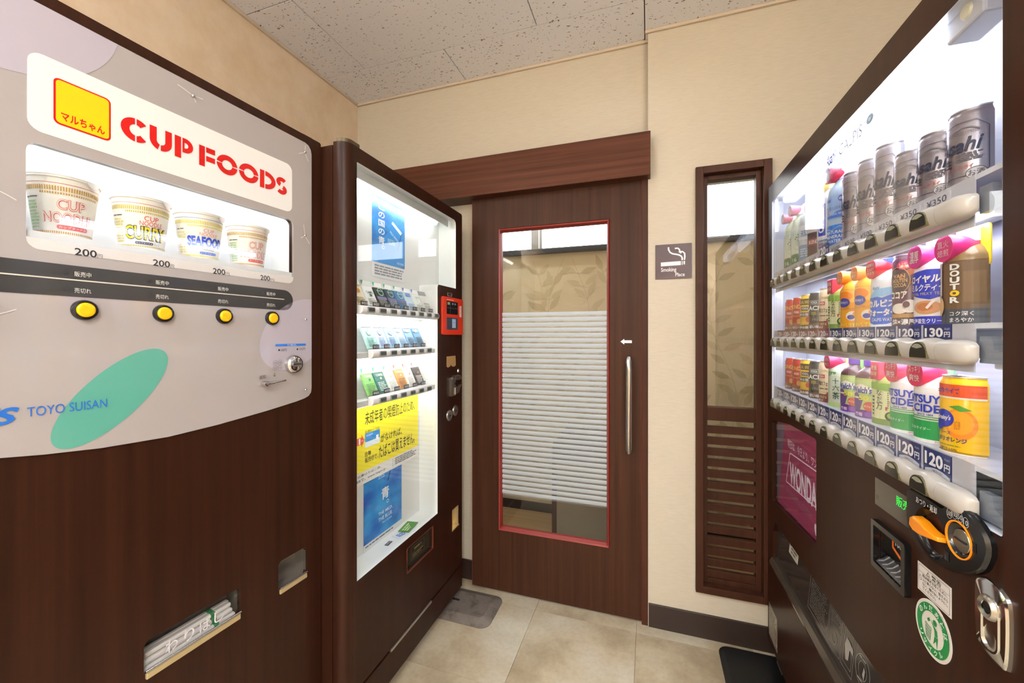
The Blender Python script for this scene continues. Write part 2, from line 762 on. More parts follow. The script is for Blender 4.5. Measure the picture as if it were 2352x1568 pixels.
# ceiling boards, staggered, with a recessed joint
ce = MB().box(XL - 0.1, XR + 0.1, YF, 1.995, ZC + 0.010, ZC + 0.06, mat('ceiling_joint', '#4a3a30', 0.9)).build(
    **S('ceiling', 'ceiling of pitted acoustic boards with warm light on it'))
board_me = None
for row in range(-10, 1):
    y0, y1 = 1.655 + row * 0.435, 1.655 + (row + 1) * 0.435
    if y0 < YF:
        continue
    off = -0.889 if row % 2 == 0 else -0.449
    for k in range(-2, 4):
        x0 = off + (k - 1) * 0.873
        x1 = x0 + 0.873
        xa, xb, yb = max(x0, XL), min(x1, XR), min(y1, 1.93)
        if xb - xa < 0.02:
            continue
        whole = xa == x0 and xb == x1 and yb == y1
        if whole and board_me:
            o = bpy.data.objects.new('ceiling_board', board_me)
            COL.objects.link(o)
        else:
            o = MB().box(0.0020, xb - xa - 0.0020, 0.0020, yb - y0 - 0.0020, 0.0, 0.010, CEILM).build('ceiling_board', bevel=0.0008)
            if whole:
                board_me = o.data
        o.location = (xa, y0, ZC)
        o.parent = ce

MB().box(XL - 0.1, XL, YF, 2.0, 0, ZC + 0.05, PLASTER).build(**S('wall_left', 'orange-beige mottled wall behind the left vending machines'))
MB().box(XR, XR + 0.1, YF, 2.0, 0, ZC + 0.05, WPAPER).build(**S('wall_right', 'beige wall behind the drink machine'))
MB().box(XL - 0.1, XR + 0.1, YF - 0.1, YF, 0, ZC + 0.05, PLASTER).build(**S('wall_front', 'beige wall behind the viewer'))
# back wall with the door opening
MB().prism([(XL, 0), (-0.80, 0), (-0.80, 1.925), (-0.06, 1.925), (-0.06, 0), (XS + 0.002, 0), (XS + 0.002, ZC + 0.05), (XL, ZC + 0.05)],
           YB, YB + 0.09, WPAPER).build(**S('wall_back', 'beige woven wallpaper wall with the sliding door'))
WX0, WX1, WZ0, WZ1 = 0.207, 0.436, 0.213, 1.918
MB().prism([(XS, 0), (XR, 0), (XR, ZC + 0.05), (XS, ZC + 0.05)], YR, 1.99, WPAPER,
           holes=[[(WX0, WZ0), (WX1, WZ0), (WX1, WZ1), (WX0, WZ1)]]).build(**S('wall_back_right', 'pale woven wallpaper wall with the slim window'))
# ceiling edge mouldings
MOULD = mat('moulding', '#cdbba6', 0.6)
MB().box(XL, XS, YB - 0.012, YB, ZC - 0.012, ZC, MOULD).build(bevel=0.002, **S('trim_1', 'thin cream moulding above the door wall'))
MB().box(XL, XL + 0.012, YF, YB - 0.012, ZC - 0.012, ZC, MOULD).build(bevel=0.002, **S('trim_2', 'thin cream moulding along the left wall'))
MB().box(XS - 0.012, XR, YR - 0.012, YR, ZC - 0.012, ZC, MOULD).build(bevel=0.002, **S('trim_3', 'thin cream moulding above the slim window wall'))
# skirting
BASE = mat('skirting', '#2a1d18', 0.45)
MB().box(0.0, XR, YR - 0.008, YR, 0.0, 0.100, BASE).build(bevel=0.002, **S('baseboard_back_right', 'dark brown skirting under the slim window'))
MB().box(XL, -0.80, YB - 0.008, YB, 0.0, 0.100, BASE).build(bevel=0.002, **S('baseboard_back', 'dark brown skirting left of the sliding door'))

# ------------------------------------------------------------------ sliding door
door = thing('door_1', 'dark wooden sliding door with blind-patterned glass', 'door', (0, 0, 0))
door['kind'] = 'structure'
del door['category']
HX0, HX1, HZ0, HZ1 = -0.692, -0.165, 0.303, 1.768
MB().prism([(-0.832, 0.010), (-0.030, 0.010), (-0.030, 1.945), (-0.832, 1.945)], 1.845, 1.880, WOODD,
           holes=[[(HX0, HZ0), (HX1, HZ0), (HX1, HZ1), (HX0, HZ1)]]).build('door_leaf', door, bevel=0.0012)
for x in (-0.8332, -0.0300):
    MB().box(x, x + 0.0014, 1.8445, 1.880, 0.010, 1.945, REDBEAD).build('edge_strip', door)
bead = MB()
ix0_, ix1_, iz0_, iz1_ = -0.680, -0.178, 0.319, 1.753
outer = [(HX0, HZ0), (HX1, HZ0), (HX1, HZ1), (HX0, HZ1)]
inner = [(ix0_, iz0_), (ix1_, iz0_), (ix1_, iz1_), (ix0_, iz1_)]
for i in range(4):
    a, b = outer[i], outer[(i + 1) % 4]
    c, d = inner[(i + 1) % 4], inner[i]
    mid = lambda p, q, t: (p[0] + (q[0] - p[0]) * t, p[1] + (q[1] - p[1]) * t)
    bm_ = MB()
    bm_.loft([[(a[0], 1.846, a[1]), (*[mid(a, d, .25)[0], 1.838], mid(a, d, .25)[1]), (mid(a, d, .6)[0], 1.840, mid(a, d, .6)[1]), (d[0], 1.857, d[1]), (d[0], 1.872, d[1]), (a[0], 1.872, a[1])],
              [(b[0], 1.846, b[1]), (*[mid(b, c, .25)[0], 1.838], mid(b, c, .25)[1]), (mid(b, c, .6)[0], 1.840, mid(b, c, .6)[1]), (c[0], 1.857, c[1]), (c[0], 1.872, c[1]), (b[0], 1.872, b[1])]], REDBEAD)
    bm_.build('glazing_bead', door)
MB().box(ix0_ - 0.004, ix1_ + 0.004, 1.862, 1.867, iz0_ - 0.004, iz1_ + 0.004, GLASS).build('glass_pane', door)
MB().box(ix0_ + 0.001, ix1_ - 0.001, 1.8606, 1.8616, FILM_Z0, FILM_Z1, FILM).build('blind_film', door, label='translucent film printed with white blind slats')
hd = MB().tube([(-0.081, 1.845, 0.760), (-0.081, 1.815, 0.760), (-0.081, 1.803, 0.752), (-0.081, 1.798, 0.765), (-0.081, 1.797, 0.80), (-0.081, 1.797, 1.10),
                (-0.081, 1.798, 1.137), (-0.081, 1.803, 1.150), (-0.081, 1.815, 1.142), (-0.081, 1.845, 1.142)],
               [0.009, 0.0095, 0.011, 0.0125, 0.0125, 0.0125, 0.0125, 0.011, 0.0095, 0.009], STEEL, 14)
hd.build('pull_handle', door, smooth=50, label='brushed steel bar handle')
ar = Print(1.8448)
ar.poly([(-0.118, 1.2225), (-0.102, 1.2350), (-0.102, 1.2285), (-0.070, 1.2285), (-0.070, 1.2165), (-0.102, 1.2165), (-0.102, 1.2100)], '#f2f2f2')
ar.build('arrow_sticker', door, label='white arrow pointing left')
# header box and jamb
MB().box(-1.50, 0.007, 1.785, YB, 1.922, 2.106, WOODH).build(bevel=0.0015, **S('trim_4', 'long dark wooden header box above the sliding door'))
MB().box(-0.0285, -0.003, 1.836, YB, 0.0, 1.922, WOODF).build(bevel=0.0015, **S('trim_5', 'narrow dark wooden jamb right of the sliding door'))

# ------------------------------------------------------------------ slim window with louvres
win = thing('window_1', 'slim dark-framed window with louvred lower half', 'window')
win['kind'] = 'structure'
del win['category']
fw = 0.029
X0, X1, Z0, Z1 = 0.184, 0.458, 0.193, 1.943
for (a, b, c, d, n) in ((X0, X0 + fw, Z0, Z1, 0), (X1 - fw, X1, Z0, Z1, 0), (X0 + fw, X1 - fw, Z1 - fw, Z1, 1), (X0 + fw, X1 - fw, Z0, Z0 + fw, 1)):
    MB().box(a, b, 1.821, 1.93, c, d, WOODF).build('frame_member', win, bevel=0.0015)
sx0, sx1 = X0 + fw, X1 - fw
sw = 0.019
for (a, b, c, d) in ((sx0, sx0 + sw, Z0 + fw, Z1 - fw), (sx1 - sw, sx1, Z0 + fw, Z1 - fw), (sx0 + sw, sx1 - sw, Z1 - fw - 0.018, Z1 - fw),
                     (sx0 + sw, sx1 - sw, 0.897, 0.952), (sx0 + sw, sx1 - sw, Z0 + fw, Z0 + fw + 0.02)):
    MB().box(a, b, 1.858, 1.90, c, d, WOODF).build('sash_member', win, bevel=0.0012)
MB().box(sx0 + sw - 0.003, sx1 - sw + 0.003, 1.876, 1.880, 0.949, Z1 - fw - 0.015, GLASS).build('glass_pane', win)
nsl = 14
zt, zb = 0.890, 0.245
pitch = (zt - zb) / nsl
sl = MB()
sl.prism([(1.864, -0.0150), (1.882, -0.0150), (1.882, 0.0150), (1.866, 0.0150), (1.864, 0.0130)], 0.0, sx1 - sx0 - 2 * sw, WOODF, axis='x')
slme = None
for i in range(nsl):
    if slme is None:
        o = sl.build('louvre_slat', win)
        slme = o.data
    else:
        o = bpy.data.objects.new('louvre_slat', slme)
        COL.objects.link(o)
        o.parent = win
    o.location = (sx0 + sw, 0, zt - 0.017 - (i + 0.35) * pitch)

# ------------------------------------------------------------------ the smoking room behind the glass
MB().box(XL, XR, 1.995, YFAR + 0.1, -0.06, -0.001, WOODFL).build(**S('floor_smoking_room', 'pale wood floor seen through the door glass'))
MB().box(XL, XR, 1.995, YFAR + 0.1, ZC, ZC + 0.06, mat('plain_ceiling', '#d8d0c6', 0.9)).build(**S('ceiling_smoking_room', 'plain ceiling of the smoking room'))
wf = MB().prism([(XL, 0), (XR, 0), (XR, ZC), (XL, ZC)], YFAR, YFAR + 0.1, FARPAPER,
                holes=[[(-1.15, 1.845), (1.10, 1.845), (1.10, 2.40), (-1.15, 2.40)]]).build(**S('wall_far', 'leaf-patterned wallpaper wall of the smoking room'))
MB().box(XL - 0.1, XL, 1.99, YFAR + 0.1, 0, ZC, FARPAPER).build(**S('wall_far_left', 'papered side wall of the smoking room on the left'))
MB().box(XR, XR + 0.1, 1.99, YFAR + 0.1, 0, ZC, FARPAPER).build(**S('wall_far_right', 'papered side wall of the smoking room on the right'))
MB().box(XL, XR, YFAR - 0.01, YFAR, 0, 0.062, BASE).build(**S('baseboard_far', 'dark skirting of the smoking room'))
# leaf vines printed on that wallpaper
lf = Print(YFAR)
for col in range(16):
    bx = XL + 0.08 + col * 0.175 + random.uniform(-0.03, 0.03)
    ph = random.uniform(0, 6.28)
    path = []
    for k in range(60):
        z = 0.08 + k * 0.029
        path.append((bx + 0.075 * math.sin(z * 5.5 + ph), z))
    lf.poly(stroke(path, 0.0035), '#b7a682', 0)
    for k in range(1, 58, 3):
        x, z = path[k]
        for sgn in (-1, 1):
            if random.random() < 0.15:
                continue
            a = math.radians(random.uniform(15, 75))
            ln, wd = random.uniform(0.095, 0.13), 0.021
            ca, sa = math.cos(a) * sgn, math.sin(a)
            shape = [(0, 0), (.2, .7), (.45, 1), (.75, .6), (1, 0), (.75, -.6), (.45, -1), (.2, -.7)]
            pts = [(x + ca * (.15 + t) * ln - sa * w * wd, min(z + sa * (.15 + t) * ln + ca * w * wd, 1.82)) for t, w in shape]
            lf.poly(pts, '#b3a27e' if random.random() < .5 else '#bbab88', 1 + random.random() * 2.5)
            lf.poly(stroke([(x, z), (x + ca * .15 * ln, min(z + sa * .15 * ln, 1.82))], 0.003), '#b7a682', 0.2 + 0.6 * random.random())
lf.build('leaf_print', wf)
# its high window: dark sill, mullion, bright frosted panes
w2 = thing('window_2', 'bright high window of the smoking room above a dark sill', 'window')
w2['kind'] = 'structure'
del w2['category']
DARKAL = mat('dark_aluminium', '#2c3138', 0.4)
GREYAL = mat('grey_mullion', '#8b8780', 0.5)
MB().box(-1.15, 1.10, YFAR - 0.045, YFAR + 0.09, 1.823, 1.858, DARKAL).build('window_sill', w2, bevel=0.002)
PANE = mat('bright_frosted_pane', '#f6f8fb', 0.5, emit=SKY_PANE, ecol=(0.94, 0.97, 1.0))
MB().box(-1.14, -0.80, YFAR + 0.03, YFAR + 0.038, 1.858, 2.395, PANE).build('window_pane', w2)
MB().box(-0.72, 1.09, YFAR + 0.03, YFAR + 0.038, 1.858, 2.395, PANE).build('window_pane', w2)
MB().box(-0.80, -0.745, YFAR + 0.01, YFAR + 0.06, 1.858, 2.395, GREYAL).build('mullion', w2)
MB().box(0.017, 0.154, YFAR + 0.005, YFAR + 0.06, 1.858, 2.395, GREYAL).build('mullion', w2)
MB().box(-0.745, -0.735, YFAR + 0.0, YFAR + 0.06, 1.858, 2.395, mat('white_stile', '#dfe2e4', 0.4)).build('stile', w2)
MB().box(-0.735, -0.72, YFAR + 0.005, YFAR + 0.06, 1.858, 2.395, GREYAL).build('mullion', w2)
# smoke cleaner cabinet standing in there
ac = thing('smoke_cleaner', 'dark round-topped cabinet in the smoking room behind the door glass', 'air cleaner', (-0.535, 2.30, 0))
DKG = mat('dark_grey_cabinet', '#3a3a3d', 0.45)
GRB = mat('grey_beige_panel', '#7d705a', 0.5)
MB().prism(rrect(0.0, 0.62, 0.02, 0.66, 0.05, 5, (0, 0, .06, .06)), 0.02, 0.40, DKG).build('cabinet', ac, smooth=40)
MB().box(0.028, 0.60, 0.012, 0.022, 0.03, 0.52, GRB).build('front_panel', ac)
MB().box(0.0, 0.026, 0.008, 0.024, 0.0, 0.52, WOODF).build('edge_post', ac)
MB().box(0.02, 0.60, 0.05, 0.38, 0.0, 0.022, BLACKM).build('plinth', ac)

# ------------------------------------------------------------------ no-smoking-room sign
sg = thing('smoking_sign', 'square maroon sign with white cigarette and SMOKING PLACE lettering', 'sign', (0.027, YR - 0.004, 1.489))
MB().box(0, 0.143, 0, 0.004, 0, 0.147, mat('maroon_plate', '#330d1f', 0.35)).build('plate', sg, bevel=0.0006)
pr = Print(0.0)
sc = 0.143 / 85.0                      # sign is 85 px wide in the photograph


def sgp(x, y):
    return ((x - 1505) * sc, 0.147 - (y - 561) * 0.147 / 79.5)


SGW = '#efeaec'
pr.poly([sgp(1518, 602), sgp(1565, 601), sgp(1565, 610), sgp(1518, 611)], SGW)
pr.poly([sgp(1567, 601), sgp(1569, 601), sgp(1569, 610), sgp(1567, 610)], SGW)
pr.poly([sgp(1571, 601), sgp(1574.5, 601), sgp(1574.5, 609), sgp(1571, 609)], SGW)
pr.poly(stroke([sgp(1536, 568), sgp(1536.5, 574), sgp(1540, 580), sgp(1546, 583.5), sgp(1554, 585), sgp(1561, 587), sgp(1566, 590), sgp(1568, 594), sgp(1568, 599)], 0.0062), SGW)
pr.poly(stroke([sgp(1551, 571.5), sgp(1558, 571.5), sgp(1562, 575), sgp(1561.5, 580), sgp(1566, 583)], 0.0058), SGW, 1)
pr.poly(stroke([sgp(1561.5, 579), sgp(1569, 580), sgp(1573.5, 584), sgp(1574, 591), sgp(1573, 599)], 0.0058), SGW, 2)
a, b = sgp(1518.5, 626.5), sgp(1554.5, 614.5)
pr.text('Smoking', a[0], b[0], a[1], b[1], SGW, 1, 0.012)
a, b = sgp(1552, 635.5), sgp(1574, 627)
pr.text('Place', a[0], b[0], a[1], b[1], SGW, 1, 0.012)
pr.build('sign_print', sg)


# ------------------------------------------------------------------ ceiling downlights (the room's own lamps, above and behind the viewer)
def downlight(x, y, w, label):
    t = thing('downlight', label, 'ceiling light', (x, y, ZC), 0, 'warm downlights')
    r = MB()
    r.lathe([(0.050, 0.0), (0.064, 0.0), (0.064, -0.004), (0.052, -0.006), (0.050, 0.0)], mat('white_ring', '#efe9e0', 0.4), seg=32, cap=False)
    r.build('trim_ring', t, smooth=40)
    MB().lathe([(0.0, -0.001), (0.050, -0.001), (0.050, -0.003), (0.0, -0.003)], mat('lamp_lens', '#ffe2b8', 0.4, emit=4.0, ecol=DOWNLIGHT_COL), seg=32, cap=False).build('lens', t)
    ld = bpy.data.lights.new('downlight_lamp', 'AREA')
    ld.shape = 'DISK'
    ld.size = 0.10
    ld.energy = w
    ld.color = DOWNLIGHT_COL
    ld.spread = math.radians(150)
    lo = bpy.data.objects.new('downlight_lamp', ld)
    lo.location = (0, 0, -0.008)
    lo.parent = t
    COL.objects.link(lo)


downlight(-0.16, 1.36, DOWNLIGHT_W * 0.045, 'warm round downlight nearest the sliding door')
downlight(0.05, -0.45, DOWNLIGHT_W * 0.8, 'warm round downlight just behind the viewer')
downlight(-0.60, -1.30, DOWNLIGHT_W * 1.2, 'warm round downlight above the left wall lamp')
downlight(0.55, -1.90, DOWNLIGHT_W * 1.2, 'warm round downlight farthest from the door')
downlight(-0.9, 2.4, DOWNLIGHT_W * 0.2, 'warm round downlight inside the smoking room')


def sconce(x, y, rot, label):
    t = thing('wall_lamp', label, 'wall lamp', (x, y, 1.62), rot, 'wall lamps behind the viewer')
    MB().prism(rrect(-0.04, 0.04, 0.03, 0.19, 0.01), 0.0, 0.012, mat('lamp_bracket', '#5a4632', 0.4, 0.5)).build('wall_plate', t)
    MB().tube([(0, -0.001, 0.06), (0, -0.05, 0.05), (0, -0.085, 0.06), (0, -0.085, 0.09)], 0.007, mat('lamp_bracket', '#5a4632'), 8).build('arm', t, smooth=40)
    MB().lathe([(0.050, 0.04), (0.075, 0.24), (0.073, 0.24), (0.048, 0.04)], mat('lamp_shade', '#ffe0b0', 0.6, emit=SCONCE, ecol=(0.92, 0.97, 1.0)), 0, -0.085, 28, cap=False).build('shade', t, smooth=40)
    ld = bpy.data.lights.new('added_uplight', 'AREA')  # upward light added inside the shade to brighten the ceiling
    ld.shape = 'DISK'
    ld.size = 0.09
    ld.energy = UPLIGHT_W
    ld.color = DOWNLIGHT_COL
    lo = bpy.data.objects.new('added_uplight', ld)
    lo.location = (0, -0.085, 0.20)
    lo.rotation_euler = (math.pi, 0, 0)
    lo.parent = t
    COL.objects.link(lo)


sconce(XL + 0.012, -1.0, math.radians(90), 'lit wall lamp on the left wall behind the viewer')
sconce(1.0, YF + 0.012, math.radians(180), 'lit wall lamp on the wall opposite the door')
sconce(XR - 0.012, -1.2, math.radians(-90), 'lit wall lamp on the right wall behind the viewer')

# ================================================================== cup noodle machine
cm = thing('cup_noodle_machine', 'dark wooden cup noodle vending machine with big white front panel', 'vending machine', CUP.wp(0, 0, 0), CUP.rot)
CW = -0.80                                           # viewer's left edge of the door
PANELW = mat('cream_acrylic', '#a19897', 0.06, spec=0.6)
DU0, DU1, DZ0, DZ1 = -0.6011, -0.0993, 1.412, 1.571   # display opening
TS = (-0.1418, -0.0514, 0.556, 0.638)                 # change tray
TL_ = (-0.4405, -0.2450, 0.562, 0.632)                # chopstick tray
hole_d = rrect(DU0, DU1, DZ0, DZ1, 0.016, 5, (0.003, 0.003, 0.016, 0.016))
cb = MB().prism(rrect(CW + 0.02, -0.035, 0.06, 1.815), 0.013, 0.20, WOOD, holes=[rrect(DU0 - 0.03, DU1 + 0.03, 1.37, DZ1 + 0.115), rrect(TL_[0] - 0.006, TS[1] + 0.006, 0.54, 0.65)])
cb.box(CW + 0.02, -0.035, 0.20, 0.53, 0.06, 1.815, WOOD)
cb.build('cabinet', cm)
MB().prism(rrect(CW, 0.0, 0.075, 1.830, 0.006), 0.0, 0.012, WOOD,
           holes=[hole_d, rrect(*TS, 0.012), rrect(*TL_, 0.012)]).build('door', cm)
for (u, d) in ((CW + 0.06, 0.10), (-0.09, 0.10), (CW + 0.06, 0.48), (-0.09, 0.48)):
    MB().lathe([(0.025, 0.0), (0.025, 0.012), (0.010, 0.014), (0.010, 0.062)], STEEL, u, d, 14).build('levelling_foot', cm, smooth=40)
# cream front panel: straight sides, bowed lower edge
bow = [(-0.762, 1.095), (-0.735, 1.079), (-0.68, 1.066), (-0.6275, 1.0565), (-0.58, 1.0490), (-0.507, 1.0410), (-0.40, 1.0368), (-0.30, 1.0420), (-0.247, 1.0468), (-0.18, 1.0530), (-0.128, 1.0593),
       (-0.09, 1.0640), (-0.062, 1.0690), (-0.048, 1.0740), (-0.0395, 1.0830), (-0.0375, 1.0950)]
panel = bow + [(-0.0375, 1.780), (-0.0405, 1.793), (-0.0485, 1.802), (-0.060, 1.8055), (-0.745, 1.8055), (-0.757, 1.800), (-0.762, 1.788)]
MB().prism(panel, -0.004, 0.0, PANELW, holes=[hole_d]).build('front_panel', cm, label='cream acrylic panel with curved lower edge')
MB().prism(hole_d, -0.0035, -0.0005, ACRYL).build('display_window', cm)
# lit sign area and its lettering
SIGNM = mat('backlit_sign', '#ddd8d4', 0.06, emit=0.09, ecol=(1.0, 0.97, 0.92))
su0, su1, sz0, sz1 = -0.6000, -0.1034, 1.5905, 1.722
MB().prism(rrect(su0, su1, sz0, sz1, 0.018), -0.0046, -0.0040, SIGNM).build('sign_area', cm)
sp = Print(-0.0046)
RED = mat('backlit_red', '#c01c1a', 0.1, emit=0.03)
YEL = mat('backlit_yellow', '#dcb814', 0.1, emit=0.10)
lu0, lu1, lz0, lz1 = -0.570, -0.494, 1.614, 1.6935
sp.rect(lu0, lu1, lz0, lz1, RED, 0, 0.008)
sp.rect(lu0 + 0.0028, lu1 - 0.0028, lz0 + 0.0028, lz1 - 0.0028, YEL, 1, 0.006)
sp.text('マルちゃん', lu0 + 0.009, lu1 - 0.009, lz0 + 0.008, lz0 + 0.0235, RED, 2, 0.022, shear=0.0)
z0, z1 = 1.6315, 1.677
hh = z1 - z0
sw_ = 0.26 * hh


def U(x):
    return CUP.u(x / 2.8)


def letter(polys):
    for p in polys:
        sp.poly(p, RED, 1)


zc = (z0 + z1) / 2
# C
a, b = U(765), U(942)
rx = (b - a) / 2 * 1.08
cx = a + rx
g = 0.0013
letter([clip(sector(cx, zc, rx, hh / 2, sw_ * 1.15, sw_, 50, 310, 26), 1, 0, cx - g)])
top = sector(cx, zc, rx, hh / 2, sw_ * 1.15, sw_, 44, 100, 10)
letter([clip(top, -1, 0, -cx - g)])
letter([clip([(x, 2 * zc - z) for x, z in top], -1, 0, -cx - g)])
# U
a, b = U(952), U(1095)
cx = (a + b) / 2
rx = (b - a) / 2
tw = sw_ * 1.02
lz = z0 + rx
letter([[(a, z1), (a + tw, z1), (a + tw, lz)] + [(cx + (rx - tw) * math.cos(t), lz + (rx - sw_) * math.sin(t)) for t in [math.pi + k * 0.16 for k in range(9)]]
        + [(cx + rx * math.cos(t), lz + (lz - z0) * math.sin(t)) for t in [math.pi + k * 0.16 for k in range(8, -1, -1)]]])
letter([[(b, z1), (b - tw, z1), (b - tw, lz)] + [(cx + (rx - tw) * math.cos(t), lz + (rx - sw_) * math.sin(t)) for t in [-k * 0.16 for k in range(1, 11)]]
        + [(cx + rx * math.cos(t), lz + (lz - z0) * math.sin(t)) for t in [-k * 0.16 for k in range(10, -1, -1)]]])
# P
a, b = U(1113), U(1232)
letter([[(a, z0), (a + tw, z0), (a + tw, z1), (a, z1)]])
bz = z0 + hh * 0.66
br = z1 - bz
bowl = [(a + tw + 2 * g, z1)] + [(b - br + br * math.cos(t), bz + br * math.sin(t)) for t in [math.pi / 2 - k * math.pi / 10 for k in range(11)]] + [(a + tw + 2 * g, bz - br)]
sp.poly(bowl, RED, 1, [[(a + tw + 2 * g + 0.004, bz - br + sw_ * .8), (b - br, bz - br + sw_ * .8)] + [(b - br + (br - sw_ * .8) * math.cos(t), bz + (br - sw_ * .8) * math.sin(t)) for t in [-math.pi / 2 + k * math.pi / 8 for k in range(1, 9)]] + [(a + tw + 2 * g + 0.004, bz + br - sw_ * .8)]])
# F
a, b = U(1270), U(1373)
letter([[(a, z0), (a + tw, z0), (a + tw, z1), (a, z1)], [(a + tw + 2 * g, z1 - sw_), (b, z1 - sw_), (b, z1), (a + tw + 2 * g, z1)],
        [(a + tw + 2 * g, zc - sw_ * .75), (b, zc - sw_ * .75), (b, zc + sw_ * .25), (a + tw + 2 * g, zc + sw_ * .25)]])
# O O
for (p, q) in ((1383, 1517), (1527, 1652)):
    a, b = U(p), U(q)
    cx = (a + b) / 2
    rx = (b - a) / 2
    letter([sector(cx, zc, rx, hh / 2, sw_ * 1.05, sw_, 4, 172, 22), sector(cx, zc, rx, hh / 2, sw_ * 1.05, sw_, 180, 356, 22)])
# D
a, b = U(1662), U(1763)
letter([[(a, z0), (a + tw, z0), (a + tw, z1), (a, z1)]])
cx = a + tw + 2 * g
letter([[(cx, z1)] + [(cx + (b - cx) * math.cos(t), zc + hh / 2 * math.sin(t)) for t in [math.pi / 2 - k * math.pi / 16 for k in range(17)]]
        + [(cx + (b - cx - tw) * math.cos(t), zc + (hh / 2 - sw_) * math.sin(t)) for t in [-math.pi / 2 + k * math.pi / 16 for k in range(17)]]])
# S
a, b = U(1767), U(1836)
cx = (a + b) / 2
rx = (b - a) / 2
q = hh * 0.285
tt = 0.011
letter([stroke([(cx + (rx - tt / 2) * math.cos(math.radians(t)), z1 - q + (q - tt / 2) * math.sin(math.radians(t))) for t in range(30, 251, 20)], tt),
        stroke([(cx + (rx - tt / 2) * math.cos(math.radians(t)), z0 + q + (q - tt / 2) * math.sin(math.radians(t))) for t in range(-150, 71, 20)], tt)])
sp.build('sign_lettering', cm)

# display box with shelf and lamp behind the sign
DB = MB()
dd = 0.165
DB.box(DU0 - 0.02, DU1 + 0.02, dd, dd + 0.006, DZ0 - 0.035, DZ1 + 0.11, WHITEG)
DB.box(DU0 - 0.026, DU0 - 0.02, 0.013, dd, DZ0 - 0.02, DZ1 + 0.11, WHITEG)
DB.box(DU1 + 0.02, DU1 + 0.026, 0.013, dd, DZ0 - 0.02, DZ1 + 0.11, WHITEG)
DB.box(DU0 - 0.02, DU1 + 0.02, 0.013, dd, 1.400, 1.425, WHITEG)
DB.box(DU0, DU1, 0.0005, 0.013, 1.4125, 1.425, WHITEG)
DB.box(DU0 - 0.02, DU1 + 0.02, 0.0125, 0.0140, DZ1 + 0.002, DZ1 + 0.11, WHITEG)
DB.box(DU0 - 0.02, DU1 + 0.02, 0.014, dd, DZ1 + 0.09, DZ1 + 0.11, WHITEG)
DB.build('display_box', cm)
TUBEM = mat('noodle_display_tube', '#ffffff', 0.4, emit=CUP_TUBE, ecol=(1.0, 0.99, 0.95))
MB().tube([(DU0 + 0.005, 0.036, DZ1 + 0.030), (DU1 - 0.005, 0.036, DZ1 + 0.030)], 0.012, TUBEM, 12).build('lamp_tube', cm, smooth=60)

# dark status band, prices and small lettering
pp = Print(-0.004)
pstrip, pband, pprice, plil1, plil2, pgreen, pmaker, pcoin, pret = [Print(-0.004) for _ in range(9)]
pstrip.poly(rrect(DU0, DU1, 1.3935, 1.4125, 0.008, 5, (0.016, 0.016, 0, 0)), mat('price_strip_white', '#d0cac8', 0.06, spec=0.6), 0)
DK = mat('band_grey', '#3a3838', 0.08, spec=0.6)
pband.poly([(-0.762, 1.3185)] + [(-0.128 + 0.0275 * math.cos(t), 1.3460 + 0.0275 * math.sin(t)) for t in [-math.pi / 2 + k * math.pi / 12 for k in range(13)]] + [(-0.762, 1.3735)], DK, 0)
pband.rect(-0.762, -0.128, 1.3470, 1.3492, '#cfc5bb', 1)
for k, (xl, xr, xe) in enumerate(((168, 219, 232), (348, 387, 396.5), (486, 514, 524), (595, 617, 627))):
    pprice = Print(-0.004)
    pprice.text('200', CUP.u(xl), CUP.u(xr), 1.3925, 1.4055, '#26242a', 1, 0.012)
    pprice.text('円', CUP.u(xr) + 0.001, CUP.u(xe), 1.3925, 1.4000, '#6b6663', 1)
    pprice.build('price_lettering', cm)
for (xl, xr) in ((167, 206), (354, 384), (497, 521), (609, 629)):
    pband.text('販売中', CUP.u(xl), CUP.u(xr), 1.3545, 1.3635, '#d8d4d0', 2)
    pband.text('売切れ', CUP.u(xl), CUP.u(xr), 1.3255, 1.3345, '#d8d4d0', 2)
    pband.poly(ell(CUP.u(xl) - 0.010, 1.360, 0.0026, 0.0026, 12), '#141214', 2)
    pband.poly(ell(CUP.u(xl) - 0.010, 1.331, 0.0026, 0.0026, 12), '#141214', 2)
# lilac and green ellipses, maker's name
LIL = mat('lilac_print', '#aea5b0', 0.06, spec=0.6)
plil1.poly(clip(clip(ell(-0.655, 1.838, 0.175, 0.168, 60), 0, 1, 1.805), -1, 0, 0.761), LIL, 0)
plil2.poly(clip(ell(-0.085, 1.255, 0.125, 0.085, 60, math.radians(35)), 1, 0, -0.0378), LIL, 0)
pgreen.poly(ell(-0.487, 1.137, 0.1127, 0.046, 60, math.radians(45)), mat('turquoise_print', '#569789', 0.06, spec=0.6), 0)
BLU = '#1f5fb4'
pmaker.text('TOYO SUISAN', -0.6005, -0.4996, 1.1160, 1.1318, BLU, 2, 0.0, res=4)
pmaker.text('TS', -0.668, -0.6068, 1.1080, 1.1350, BLU, 2, 0.03, shear=0.35)
